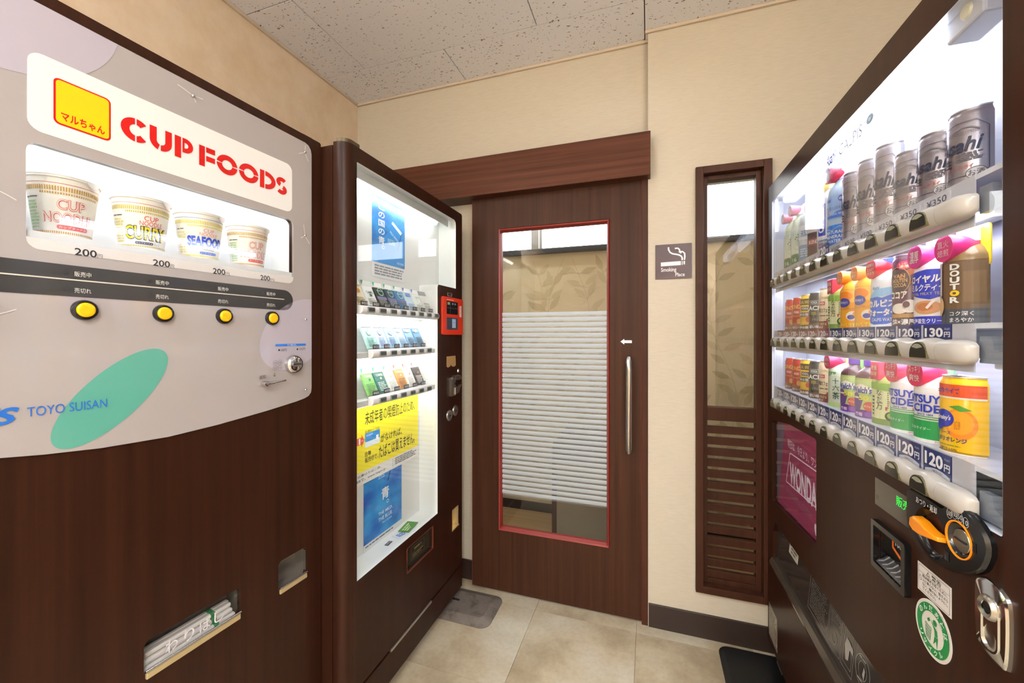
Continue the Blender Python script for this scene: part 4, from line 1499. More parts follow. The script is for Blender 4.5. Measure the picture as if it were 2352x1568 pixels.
# card picture and red arrow
a = CIG.u(836, PY)
b = CIG.u(870, PY)
c0, c1 = CIG.px(853, 1022, PY)[1], CIG.px(853, 990, PY)[1]
q.rect(a, b, c0, c1, '#dfeaf3', 1, 0.004)
q.rect(a, b, c0 + (c1 - c0) * 0.40, c1, '#2f86cc', 2, 0.004)
q.text('taspo', a + 0.006, a + (b - a) * 0.5, c0 + (c1 - c0) * 0.72, c0 + (c1 - c0) * 0.9, '#f0f6fa', 3)
q.rect(b - 0.022, b - 0.008, c0 + 0.014, c0 + 0.032, '#eef3f7', 3)
am = (c0 + c1) / 2 + 0.004
q.poly([(a - 0.045, am - 0.012), (a - 0.018, am - 0.012), (a - 0.018, am - 0.022), (a - 0.002, am), (a - 0.018, am + 0.022), (a - 0.018, am + 0.012), (a - 0.045, am + 0.012)], '#d8503c', 1)
q.text('1', a - 0.032, a - 0.024, am - 0.010, am + 0.010, '#f4ece4', 2, 0.03)
q.text('から', a - 0.020, a - 0.008, am - 0.003, am + 0.003, '#f4ece4', 2)
q.text('taspoの申込書はたばこ店、', 0.072, 0.275, 0.7635, 0.7735, '#3a3a3a', 1, 0.008)
q.text('またはWEBで。www.taspo.jp', 0.072, 0.300, 0.7470, 0.7585, '#3a3a3a', 1, 0.008)
q.lines(0.36, 0.515, 0.748, 0.776, 4, '#6c6c6c', 1)
q.rect(0.3465, 0.3480, 0.742, 0.778, '#8a8a8a', 1)
q.build('notice_print', t)

t = poster('poster', 'blue poster reading THE MILD THE BLUE at the bottom of the showcase', 0.182, 0.4095, 0.497, 0.775, '#e6e8ea', 0.0)
q = Print(0.0)
q.rect(0.182, 0.4095, 0.5185, 0.775, bl, 0)
q.poly([(0.245, 0.745), (0.315, 0.775), (0.345, 0.775), (0.315, 0.700)], '#2a7fd0', 1)
q.poly([(0.315, 0.700), (0.345, 0.775), (0.355, 0.775), (0.325, 0.702)], '#123f7c', 1)
q.lines(0.262, 0.305, 0.722, 0.752, 4, '#9cc8ee', 2)
q.text('青', 0.280, 0.326, 0.640, 0.684, '#f2f6fa', 2, 0.015)
q.ring(0.318, 0.626, 0.008, 0.0065, 0.0022, '#f2f6fa', 2)
q.text('THE MILD,', 0.262, 0.347, 0.588, 0.601, '#f2f6fa', 2, 0.006)
q.text('THE BLUE.', 0.262, 0.347, 0.568, 0.581, '#f2f6fa', 2, 0.006)
q.text('MILD SEVEN', 0.285, 0.342, 0.553, 0.560, '#dcecfa', 2)
q.lines(0.190, 0.405, 0.505, 0.514, 1, '#6f757c', 1)
q.build('poster_print', t)

# leaflets and a price card left lying on the showcase floor
for (u, d, rz, w, h, colr, lb, c2) in ((0.395, 0.045, 0.15, 0.085, 0.045, '#4f8a3c', 'green leaflet lying on the showcase floor', '#cfe0a8'),
                                       (0.350, 0.035, -0.25, 0.080, 0.040, '#dfe5ee', 'white and blue leaflet lying on the showcase floor beside the green one', '#3a62b0')):
    t = thing('leaflet', lb, 'leaflet', CIG.wp(u, d, WZ0_ + 0.001 + (0.003 if colr == '#4f8a3c' else 0.0)), CIG.rot + rz)
    MB().box(-w / 2, w / 2, -h / 2, h / 2, 0.0, 0.0016, C(colr)).build('paper', t)
    q = Print(fn=lambda x, z, e: (x, z, 0.0016 + e))
    q.lines(-w * .4, w * .35, -h * .3, h * .3, 3, c2, 0, 0.6, 0.6)
    q.build('leaflet_print', t)
t = thing('loose_price_card', 'small loose price card lying on the showcase floor', 'price card', CIG.wp(0.268, 0.045, WZ0_ + 0.001), CIG.rot + 0.1)
MB().box(-0.016, 0.016, -0.007, 0.007, 0, 0.001, C('#1e2024')).build('card', t)
q = Print(fn=lambda x, z, e: (x, z, 0.001 + e))
q.text('¥450', -0.014, 0.014, -0.005, 0.005, '#e8e8ea', 0)
q.build('price_figures', t)

# ---- control panel
cp = MB().prism(rrect(0.5775, 0.7780, 1.2530, 1.4205, 0.008), -0.008, 0.0, mat('red_reader', '#cf3218', 0.25)).build('card_reader', gm, bevel=0.0015, label='red card reader with two small screens')
MB().prism(rrect(0.614, 0.720, 1.345, 1.402, 0.002), -0.0095, -0.007, mat('screen_black', '#101114', 0.1)).build('screen', cp)
MB().prism(rrect(0.614, 0.720, 1.276, 1.330, 0.002), -0.0095, -0.007, mat('screen_slate', '#3c4658', 0.1)).build('screen', cp)
MB().prism(rrect(0.742, 0.756, 1.335, 1.388, 0.004), -0.0120, -0.007, mat('reader_slot', '#b7a6a0', 0.3)).build('card_slot', cp, bevel=0.001)
q = Print(-0.0095)
for (x0, x1, zz0, zz1) in ((.618, .640, 1.386, 1.398), (.660, .676, 1.388, 1.396), (.684, .700, 1.388, 1.396)):
    q.rect(x0, x1, zz0, zz1, '#7c8a5a' if x0 < .63 else '#5c6068', 0)
q.line([(.645, 1.347), (.645, 1.400)], 0.001, '#6a6e76')
q.line([(.616, 1.372), (.718, 1.372)], 0.001, '#6a6e76')
for i in range(5):
    q.rect(.618, .650, 1.280 + i * .009, 1.284 + i * .009, '#1d222c', 0)
q.poly([(.662, 1.284), (.698, 1.284), (.698, 1.324), (.662, 1.324)], '#9db3cf', 0)
q.text('taspo', .668, .692, 1.304, 1.310, '#3c5a86', 1)
q.build('screen_print', cp)
q = Print(-0.008)
q.lines(.614, .690, 1.4065, 1.4105, 1, '#f0d8d0', 0)
q.build('reader_lettering', cp)
se = MB().prism(rrect(0.636, 0.676, 1.426, 1.441, 0.001), -0.0025, 0.0, mat('sensor_frame', '#8c8277', 0.4)).build('sensor', gm)
MB().prism(rrect(0.637, 0.668, 1.428, 1.4395, 0.001), -0.003, -0.002, BLACKM).build('sensor_eye', se)
MB().prism([(0.627, 1.112), (0.640, 1.106), (0.660, 1.110), (0.668, 1.118), (0.676, 1.110), (0.700, 1.106), (0.718, 1.112), (0.714, 1.156), (0.627, 1.156)], -0.0008, 0.0, mat('torn_tape', '#a07c4e', 0.7)).build('tape_scrap', gm, label='torn scrap of brown tape')
co = MB()
co.prism(rrect(0.650, 0.700, 0.975, 1.060, 0.004), -0.010, 0.0, STEEL)
co.prism([(0.662, 1.050), (0.680, 1.066), (0.730, 1.066), (0.752, 1.050), (0.735, 1.044), (0.700, 1.044)], -0.018, 0.0, STEEL)
co.prism([(0.690, 1.010), (0.752, 1.020), (0.740, 1.008), (0.725, 0.985), (0.690, 0.980)], -0.014, 0.0, STEEL)
o = co.build('coin_mechanism', gm, bevel=0.0012, label='battered steel coin mechanism')
for u in (0.690, 0.715):
    MB().turn([(0.0, -0.002), (0.006, -0.002), (0.006, 0.0)], BLACKM, u, 1.030, -0.010, 12).build('coin_hole', o)
MB().turn([(0.0, -0.006), (0.009, -0.005), (0.011, 0.0)], CHROME, 0.745, 1.083, 0.0, 16).build('cam_lock', gm, smooth=40)
for (u, z, nm) in ((0.652, 0.890, 'cylinder_lock'), (0.711, 0.902, 'cylinder_lock')):
    o = MB().turn([(0.012, -0.003), (0.020, -0.006), (0.0245, -0.004), (0.0255, 0.0)], STEEL, u, z, 0.0, 24, cap=False).build(nm, gm, smooth=45)
    MB().turn([(0.0, -0.002), (0.0175, -0.002), (0.0175, 0.0)], mat('lock_face', '#7d7a76', 0.35, 0.8), u, z, -0.002, 24).build('lock_face', o)
    MB().box(u - 0.008, u + 0.008, -0.0058, -0.0042, z - 0.002, z + 0.002, BLACKM).build('key_slit', o)
# change cup and pick-up flap
sl_ = MB()
sl_.box(0.680, 0.750, 0.022, 0.026, 0.355, 0.456, LIP)
sl_.box(0.680, 0.6825, 0.002, 0.024, 0.358, 0.454, LIP)
sl_.box(0.7475, 0.750, 0.002, 0.024, 0.358, 0.454, LIP)
sl_.box(0.680, 0.750, -0.003, 0.024, 0.356, 0.361, LIP)
sl_.build('change_cup', gm)
pf = MB().prism(rrect(0.3185, 0.5075, 0.3665, 0.4565, 0.005), 0.012, 0.018, mat('smoked_flap', '#2a2822', 0.12)).build('pickup_flap', gm)
q = Print(0.012)
q.frame(0.362, 0.458, 0.388, 0.436, 0.0010, '#6b5a34', 0)
q.line([(0.362, 0.411), (0.458, 0.411)], 0.0008, '#6b5a34', 0)
q.lines(0.385, 0.440, 0.416, 0.430, 1, '#6b5a34', 0)
q.lines(0.372, 0.452, 0.392, 0.407, 2, '#6b5a34', 0)
q.build('flap_lettering', pf)
MB().prism(rrect(0.3155, 0.5105, 0.3635, 0.4595, 0.007), -0.0012, 0.004, mat('flap_edge', '#5c2c1d', 0.35),
           holes=[rrect(0.3185, 0.5075, 0.3665, 0.4565, 0.005)]).build('flap_frame', gm)

# ================================================================== drink machine
dm = thing('drink_machine', 'dark wooden drink vending machine with bright lit window of cans and bottles', 'vending machine', DRK.wp(0, 0, 0), DRK.rot)
QW0, QW1 = 0.004, 1.180
DW = mat('drink_showcase_white', '#dde2f0', 0.25)
win_o = rrect(0.0569, 1.1061, 0.985, 1.752, 0.004)
ad_o = [(0.062, 0.640), (0.070, 0.632), (0.474, 0.664), (0.483, 0.672), (0.483, 0.955), (0.475, 0.962), (0.25, 0.956), (0.070, 0.932), (0.062, 0.922)]
fl_o = [(0.075, 0.400), (1.090, 0.400), (1.090, 0.566), (0.098, 0.566), (0.072, 0.520), (0.072, 0.404)]
bill_o = rrect(0.806, 0.900, 0.795, 0.868, 0.003)
MB().prism(rrect(QW0, QW1, 0.075, 1.8195, 0.003), 0.0, 0.035, WOOD, holes=[win_o, ad_o, fl_o, bill_o], mhole=[DW]).build('door', dm)
db = MB().prism(rrect(QW0 + 0.004, QW1, 0.06, 1.812), 0.036, 0.16, WOOD, holes=[rrect(0.03, 1.14, 0.96, 1.79), rrect(0.03, 1.14, 0.36, 0.94)])
db.box(QW0 + 0.004, QW1, 0.16, 0.70, 0.06, 1.812, WOOD)
db.build('cabinet', dm)
for (u, d) in ((0.07, 0.07), (1.10, 0.07), (0.07, 0.62), (1.10, 0.62)):
    f_ = MB().lathe([(0.026, 0.010), (0.026, 0.020), (0.011, 0.022), (0.011, 0.062)], STEEL, u, d, 14)
    f_.box(u - 0.03, u + 0.03, d - 0.05, d + 0.03, 0.010, 0.018, mat('zinc_bracket', '#8c8984', 0.45, 0.8))
    f_.build('levelling_foot', dm, smooth=40)
# showcase interior
DW = mat('drink_showcase_white', '#dde2f0', 0.25)
sh = MB()
sh.box(0.032, 1.138, 0.115, 0.121, 0.965, 1.785, DW)
sh.box(0.032, 0.038, 0.036, 0.115, 0.965, 1.785, DW)
sh.box(1.132, 1.138, 0.036, 0.115, 0.965, 1.785, DW)
sh.box(0.038, 1.132, 0.036, 0.115, 1.779, 1.785, DW)
sh.box(0.038, 1.132, 0.036, 0.115, 0.965, 0.971, DW)
sh.box(0.0571, 0.0582, 0.0006, 0.036, 0.989, 1.748, DW)
sh.box(1.1049, 1.1060, 0.0006, 0.036, 0.989, 1.748, DW)
sh.box(0.060, 1.103, 0.0006, 0.036, 0.9852, 0.9862, DW)
sh.build('showcase', dm)
MB().prism(win_o, 0.0030, 0.0062, GLASS).build('showcase_glass', dm)
DT = mat('drink_showcase_tube', '#ffffff', 0.4, emit=DRINK_TUBE, ecol=(0.82, 0.88, 1.0))
MB().prism(rrect(0.014, 0.056, 1.722, 1.746, 0.008), 0.14, 0.965, DT, axis='x').build('lamp_tube', dm, smooth=40)
eh = MB().box(0.965, 1.045, 0.018, 0.060, 1.718, 1.765, mat('lamp_holder', '#b9bfce', 0.3)).build('lamp_holder', dm, bevel=0.004)
MB().turn([(0.0, -0.004), (0.010, -0.003), (0.012, 0.0)], mat('starter_cream', '#d9d6c0', 0.4), 1.012, 1.742, 0.018, 16).build('lamp_starter', eh, smooth=50)
# advertising strip under the lamp
bn = MB().box(0.490, 0.785, 0.0095, 0.0105, 1.658, 1.738, glass('banner_film', (0.93, 0.94, 0.97), 0.05)).build('banner', dm, label='clear strip with drink brand lettering')
q = Print(0.0095)
q.text('CALPIS', 0.6000, 0.7145, 1.695, 1.722, '#5a6a8a', 0, res=4)
q.poly(ell(0.748, 1.714, 0.015, 0.010, 20), '#5f9fc8', 0)
q.poly(ell(0.748, 1.714, 0.006, 0.004, 14), '#e8eef4', 1)
q.text('Asahi', 0.522, 0.582, 1.695, 1.726, '#3a4fc0', 0, 0.04, shear=0.2)
q.text('SOFT DRINKS', 0.522, 0.582, 1.680, 1.690, '#3a4fc0', 0)
q.build('banner_lettering', bn)

UK = [0.1340 + 0.0757 * k for k in range(12)]
ROWS = ((1.4400, 1.4830), (1.2265, 1.2680), (1.0060, 1.0620))        # rail centre, shelf height
RAILM = mat('rail_cream', '#b0aaa4', 0.22)
BZ = mat('button_bezel', '#6d684c', 0.2, 0.5)
BF = mat('button_face', '#22221c', 0.12)
BG = mat('painted_glow', '#8b8977', 0.2)  # paler top of each button, its lit look painted in
TAGB = mat('tag_blue', '#1d3070', 0.3)
TAGR = mat('tag_red', '#8c3340', 0.3)
TAGW = mat('tag_white', '#d9d9e2', 0.3)
LED = mat('shelf_led', '#ffffff', 0.4, emit=DRINK_TUBE, ecol=(0.82, 0.88, 1.0))


def rail_ring(u, zc, k, bumpy):
    top = 0.0155 + (0.0045 * bumpy)
    pts = []
    for i in range(11):
        t = math.radians(-90 + 18 * i)
        z = (top if t > 0 else 0.0205) * math.sin(t)
        y = 0.0028 - 0.0205 * abs(math.cos(t)) ** 0.55
        pts.append((u, 0.0028 + (y - 0.0028) * k, zc + z * (0.35 + 0.65 * k)))
    return pts


PRICES = (['¥160'] * 5 + ['120'] + ['¥500'] * 3 + ['¥350'] * 3, ['120'] * 6 + ['130'] * 3 + ['120', '120', '130'], ['120'] * 12)
for r, (zc, zs) in enumerate(ROWS):
    rings = []
    n = 108
    for i in range(n + 1):
        u = 0.098 + (1.004 - 0.098) * i / n
        ph = (u - UK[0]) / 0.0757
        b = 0.5 + 0.5 * math.cos(2 * math.pi * ph)
        k = math.sqrt(max(0.04, 1 - max(0, 1 - (u - 0.096) / 0.012) ** 2))
        rings.append(rail_ring(u, zc, k, b))
    rail = MB().loft(rings, RAILM).build('button_rail', dm, smooth=45)
    rings = []
    for i in range(15):
        u = 1.0048 + 0.057 * i / 14
        k = math.sqrt(max(0.03, 1 - max(0, (u - 1.034) / 0.0285) ** 2))
        rings.append(rail_ring(u, zc, k, 0.4))
    MB().loft(rings, RAILM).build('rail_end_cap', rail, smooth=45)
    for k, u in enumerate(UK):
        def dome(w, h0, h1):
            return [(u - w, zc + h0), (u + w, zc + h0)] + [(u + w * math.cos(t), zc + h0 + 0.006 + (h1 - h0 - 0.006) * math.sin(t)) for t in [j * math.pi / 10 for j in range(11)]]
        b = MB()
        b.prism(dome(0.0220, -0.0135, 0.0130), -0.0192, -0.010, BZ)
        b.prism(dome(0.0205, -0.0122, 0.0117), -0.0200, -0.0185, BF)
        b.prism([p for p in dome(0.0170, -0.0100, 0.0100) if p[1] > zc + 0.0035] + [(u, zc + 0.002)], -0.0204, -0.0198, BG)
        b.build('select_button', rail, label='dark arched selection button')
    # shelf, lamp below it
    s_ = MB().box(0.060, 1.100, 0.0085, 0.114, zs - 0.008, zs - 0.0003, DW)
    s_.box(0.060, 1.045, 0.0075, 0.0095, zc - 0.012, zs - 0.0003, mat('tag_holder', '#c9cbd6', 0.3))
    s_ = s_.build('shelf', dm)
    if r < 2:
        MB().box(0.075, 1.030, 0.013, 0.046, zc - 0.0125, zc - 0.0105, LED).build('shelf_lamp', s_)
        lt = MB().box(0.065, 1.040, 0.0098, 0.080, zc - 0.0100, zc - 0.006, DW)
        lt.box(0.065, 1.040, 0.0098, 0.0115, zc - 0.0310, zc - 0.0100, DW)
        lt.build('lamp_tray', s_)
    br = MB().prism([(1.050, zc - 0.016), (1.100, zc - 0.016), (1.100, zc - 0.002), (1.076, zc + 0.004), (1.072, zc + 0.022), (1.050, zc + 0.022)], 0.010, 0.020, mat('grey_bracket', '#7f8796', 0.4))
    br.build('rail_bracket', dm)
    MB().box(1.055, 1.103, 0.022, 0.100, zc - 0.024, zc - 0.004, DW).build('side_ledge', dm, bevel=0.002)
    # price tags
    for k, u in enumerate(UK):
        pr_ = PRICES[r][k]
        if pr_.startswith('¥'):
            t = MB().box(u - 0.034, u + 0.030, 0.0066, 0.0075, zc + 0.004, zc + 0.0375, TAGW).build('price_tag', dm)
            q = Print(0.0066)
            q.text(pr_, u - 0.026, u + 0.022, zc + 0.0235, zc + 0.0345, '#4a4a62', 0)
            q.poly([(u - 0.034, zc + 0.010), (u + 0.030, zc + 0.010), (u + 0.030, zc + 0.0205), (u + 0.020, zc + 0.0195), (u - 0.020, zc + 0.0195), (u - 0.034, zc + 0.012)], '#2f45b0', 0)
        else:
            top = {0: 0.054, 1: 0.0415, 2: 0.0545}[r]
            hot = r == 1 and k < 6
            t = MB().box(u - 0.0355, u + 0.0325, 0.0066, 0.0075, zc + 0.004, zc + top, TAGR if hot else TAGB).build('price_tag', dm)
            q = Print(0.0066)
            zt0, zt1 = zc + top * 0.50, zc + top - 0.0055
            q.text(pr_, u - 0.031, u + 0.014, zt0, zt1, '#eeeef2', 0, 0.035)
            q.text('円', u + 0.0165, u + 0.0300, zt0, zt0 + (zt1 - zt0) * 0.55, '#eeeef2', 0, 0.02)
            q.text('Asahi', u + 0.0165, u + 0.0300, zt1 - 0.004, zt1, '#b9c2e0', 0, 0.0, shear=0.2)
            q.poly([(u - 0.030, zc + 0.006)] + [(u - 0.030 + 0.060 * j / 8, zt0 - 0.0075 + 0.0055 * math.sin(math.pi * j / 8)) for j in range(9)] + [(u + 0.030, zc + 0.006)], '#c9ccd8', 0)
            q.text('あったか〜い' if hot else 'つめた〜い', u - 0.014, u + 0.014, zt0 - 0.0085, zt0 - 0.0040, '#3a4468', 1)
        q.build('price_figures', t)


# ------------------------------------------------------------------ the drinks
def drink(r, k, label, shape, R, H, base, bands=(), marks=(), card=None, pop=None, cap=None, dd=0.050, hb=None, lid='#c9ccd2', metal=False, neck=None):
    """half-round display drink; marks are laid on its curved front (s along the front, z up)"""
    t = thing('drink_can' if shape == 'can' else 'drink_bottle', label, 'can' if shape == 'can' else 'bottle', DRK.wp(UK[k], dd, ROWS[r][1]), DRK.rot, 'drinks in the drink machine')
    bm_ = mat('can_metal_' + base.lstrip('#'), base, 0.28, 0.75) if metal else C(base, 0.25)
    if shape == 'can':
        MB().lathe([(R * .86, 0.0), (R, 0.005), (R, H - 0.011), (R * .93, H - 0.006), (R * .90, H - 0.0025), (R * .90, H - 0.001)], bm_, seg=28, a0=-94, a1=94).build('can_body', t, smooth=35)
        MB().lathe([(R * .90, H - 0.0012), (R * .93, H - 0.001), (R * .93, H + 0.0012), (R * .86, H + 0.001), (R * .84, H - 0.001)], mat('can_rim_' + lid.lstrip('#'), lid, 0.25, 0.7), seg=28, a0=-94, a1=94).build('rim', t, smooth=50)
    else:
        hb = hb or H * 0.68
        nk = C(neck or base, 0.2)
        MB().lathe([(R * .93, 0.0), (R, 0.004), (R, hb)], bm_, seg=28, a0=-94, a1=94).build('bottle_body', t, smooth=35)
        MB().lathe([(R, hb), (R * .97, hb + H * .05), (R * .72, hb + H * .13), (R * .50, hb + H * .17), (R * .46, hb + H * .20)], nk, seg=28, a0=-94, a1=94).build('shoulder', t, smooth=50)
        MB().lathe([(R * .48, hb + H * .20), (R * .52, hb + H * .205), (R * .52, H), (R * .48, H + 0.001)], C(cap or '#f2f2f2', 0.3), seg=20, a0=-94, a1=94).build('cap', t, smooth=40)
    q = Print(0.0, radius=R)
    zz = (H - 0.012) if shape == 'can' else hb
    s1 = R * 1.57
    for (a, b, c) in bands:
        q.rect(-s1, s1, a * zz, b * zz, c, 0)
    for mk in marks:
        kd, v = mk[0], mk[1:]
        if kd == 't':
            q.text(v[0], v[1] * R, v[2] * R, v[3] * zz, v[4] * zz, v[5], v[6] if len(v) > 6 else 3, v[7] if len(v) > 7 else 0.015, v[8] if len(v) > 8 else 0.0)
        elif kd == 'e':
            q.poly(ell(v[0] * R, v[1] * zz, v[2] * R, v[3] * zz, 26, v[6] if len(v) > 6 else 0.0), v[4], v[5] if len(v) > 5 else 1)
        elif kd == 'o':
            q.poly(ell(v[0] * R, v[1] * zz, v[2] * R, v[3] * zz, 26), v[4], v[5] if len(v) > 5 else 1, [ell(v[0] * R, v[1] * zz, v[2] * R - 0.0009, v[3] * zz - 0.0009, 26)])
        elif kd == 'r':
            q.rect(v[0] * R, v[1] * R, v[2] * zz, v[3] * zz, v[4], v[5] if len(v) > 5 else 1)
        elif kd == 'l':
            q.lines(v[0] * R, v[1] * R, v[2] * zz, v[3] * zz, v[4], v[5], 2)
        elif kd == 'p':
            q.poly([(a * R, b * zz) for a, b in v[0]], v[1], v[2] if len(v) > 2 else 1)
        elif kd == 's':
            q.poly(stroke([(a * R, b * zz) for a, b in v[0]], v[1]), v[2], v[3] if len(v) > 3 else 2)
    q.build('label_print', t)
    if card:
        c0, c1, cw = card[1] * H, card[2] * H, card[3] * R if len(card) > 3 else R * 1.02
        MB().prism(rrect(-cw, cw, c0, c1, 0.006, 4), 0.0005, 0.0022, mat('card_' + card[0].lstrip('#'), card[0], 0.3)).build('backing_card', t)
    if pop:
        pc, ptx, pz, pr, ink = pop[0], pop[1], pop[2] * H, pop[3], pop[4]
        if len(pop) > 5:
            MB().box(-pr * .8, pr * .8, -0.030, 0.0, pz - pr, pz + pr, C(pc, 0.25)).build('square_tag', t, bevel=0.002)
        else:
            MB().turn([(0.0, -0.036), (pr, -0.036), (pr * 1.02, -0.034), (pr * .80, -0.002), (pr * .80, 0.0)], C(pc, 0.25), 0.0, pz, 0.0, 26).build('round_tag', t, smooth=40)
        q = Print(-0.030 if len(pop) > 5 else -0.036)
        n = len(ptx)
        for i, tx_ in enumerate(ptx):
            zc_ = pz + pr * 0.62 - (i + 0.5) * pr * 1.3 / n
            w = min(pr * .68, pr * .30 * len(tx_))
            if len(pop) > 5:
                w = pr * .55
            q.text(tx_, -w, w, zc_ - pr * .52 / n, zc_ + pr * .52 / n, ink, 0, 0.006)
        q.build('tag_lettering', t)
    return t


WT = '#f4f3f0'
SIL = '#aaa4ab'
NAVY = '#25304e'


def beer(k, H, label):
    drink(0, k, label, 'can', 0.033, H, SIL, [(0.0, 0.03, '#d8d8dc')], [
        ('t', 'Asahi', -.55, 1.30, .50, .70, NAVY, 2, 0.02, 0.25), ('l', .35, 1.3, .36, .48, 5, '#6d6a74'), ('t', '生', -.15, .20, .32, .45, '#2c2c34', 2, 0.03),
        ('t', 'スーパードライ', -.20, .95, .25, .31, '#b5434a', 2, 0.01, 0.1), ('s', [(-.9, .10), (.2, .15), (1.25, .15), (1.44, .22), (1.44, .80), (1.05, .92), (.4, .92), (-.6, .84)], 0.0009, NAVY),
        ('s', [(.05, .78), (.3, .83), (.6, .85), (.9, .83), (1.15, .78)], 0.0022, '#8a8893'), ('t', 'BREWERIES LIMITED', .05, 1.15, .75, .79, '#77757f', 2, 0.0),
        ('o', 1.05, .17, .34, .085, '#55555f', 3), ('e', 1.05, .17, .33, .083, '#d8d6da', 2), ('t', 'お酒', .80, 1.30, .125, .215, '#3c3c46', 4, 0.0)],
        dd=0.055, metal=True, lid='#d0d2da')


# ---- top row
tea = [('r', .1, 1.5, .30, .95, '#e6efe4', 1), ('o', .85, .66, .50, .26, '#8fbf7a', 2), ('t', '十六茶', .62, 1.02, .48, .82, '#3f6f52', 3, 0.0), ('p', [(.1, .0), (1.5, .0), (1.5, .16), (.8, .30), (.1, .26)], '#2f6a44', 2),
       ('p', [(1.0, .0), (1.5, .06), (1.5, .30), (1.3, .18)], '#c8743a', 3), ('t', '16', .35, .8, .10, .20, '#d8e8d4', 3)]
drink(0, 0, 'pale green tea bottle with pink tag, leftmost on the top shelf', 'bottle', 0.031, 0.195, '#dfe8d8', [(0, .30, '#9dbb8c')], tea, ('#f0e4e6', .80, 1.06), ('#e58aa0', ['たっぷり'], .93, 0.017, WT), '#f2f2f2', neck='#cfdcc0')
drink(0, 1, 'pale green tea bottle with pink tag, second on the top shelf', 'bottle', 0.031, 0.195, '#e4ebdd', [(0, .30, '#9dbb8c')], tea, ('#f0e4e6', .80, 1.06), ('#e98aa6', ['増量'], .97, 0.018, WT), '#f2f2f2', neck='#cfdcc0')
drink(0, 2, 'clear bottle with pale blue label on the top shelf', 'bottle', 0.031, 0.190, '#cfdbe6', [(0, .42, '#7f9fc4'), (.55, .9, '#e8eef4')], [('t', '天然水', .4, 1.2, .62, .78, '#5a7fae'), ('l', .3, 1.3, .12, .34, 4, '#cfe0ee')], ('#f4f6f8', .80, 1.05), None, '#e8eef6', neck='#dbe6ee')
drink(0, 3, 'dark plum bottle with red band on the top shelf', 'bottle', 0.031, 0.185, '#5c4350', [(.30, .44, '#8f3b4a'), (.60, .92, '#ded6d2')], [('t', 'BLENDY', .3, 1.3, .33, .41, '#f0e0d8'), ('l', .3, 1.3, .66, .86, 3, '#7a5a5a')], ('#f4f2f0', .80, 1.06), None, '#f0ece8', neck='#6f5560')
drink(0, 4, 'white bottle with tall blue H2O lettering on the top shelf', 'bottle', 0.031, 0.205, '#dfe6f4', [(.30, .96, '#e8eefa')], [
    ('r', .15, .85, .34, .98, '#1f3fbf', 1), ('t', 'O', .25, .75, .40, .54, WT, 3, 0.04), ('t', '2', .35, .70, .56, .64, WT, 3, 0.02), ('t', 'H', .25, .75, .66, .90, WT, 3, 0.04), ('e', 1.25, .75, .2, .18, '#6fb0e8', 1),
    ('r', .15, 1.5, .02, .26, '#2b5fc0', 1), ('r', .3, 1.2, .05, .16, '#d8404a', 2), ('t', 'HERE!', .36, 1.14, .07, .145, WT, 3), ('t', '熱中症対策', .3, 1.2, .18, .235, '#e8e25a', 3)], ('#f2e64a', .70, 1.08), ('#f3e36a', ['H2O'], .93, 0.017, '#4a70c8'), '#f4f4f4')
drink(0, 5, 'blue mineral water bottle with red 600 tag on the top shelf', 'bottle', 0.033, 0.205, '#bcd4f0', [(.52, .98, '#9fc0f0'), (0, .42, '#2f7fe0')], [
    ('t', 'Asahi', .0, .45, .86, .93, '#2b3f9f', 3, 0.03, .2), ('e', 1.15, .90, .24, .06, '#2438b0', 2), ('t', '600ml', .97, 1.33, .875, .925, WT, 3), ('p', [(.0, .55), (1.5, .55), (1.5, .72), (.6, .64), (.0, .60)], '#3f76d8', 2),
    ('s', [(.0, .78), (.18, .70), (.02, .60)], 0.002, '#3a9a5a', 3), ('s', [(.2, .76), (.02, .69), (.3, .62)], 0.002, '#c8404a', 3), ('t', '富士山の天然水', .3, 1.4, .70, .77, '#3a5fb0', 3, 0.0), ('t', 'MINERAL WATER', .3, 1.4, .60, .64, '#dfeaf8', 3, 0.0),
    ('s', [(.0, .36), (.5, .32), (1.0, .38), (1.5, .34)], 0.0022, '#8fc0f4', 3), ('t', 'NATURAL', .0, 1.25, .25, .31, WT, 3, 0.015), ('t', 'MINERAL', .0, 1.25, .165, .225, WT, 3, 0.015), ('t', 'WATER', .15, 1.10, .08, .14, WT, 3, 0.015)],
    ('#f6f6f8', .74, 1.08), ('#d8304c', ['たっぷり', '600ml'], .95, 0.021, WT), '#f4f4f4')
beer(6, 0.168, 'tall silver beer can beside the mineral water bottle')
beer(7, 0.168, 'tall silver beer can, middle of the three tall ones')
beer(8, 0.168, 'tall silver beer can, the one next to the short beer cans')
beer(9, 0.122, 'short silver beer can next to the tall beer cans')
beer(10, 0.122, 'short silver beer can, middle of the three short ones')
beer(11, 0.122, 'short silver beer can, rightmost on the top shelf')

# ---- canned coffee on both lower rows
GOLD = '#e0b04a'
BEAN = '#5a2f22'


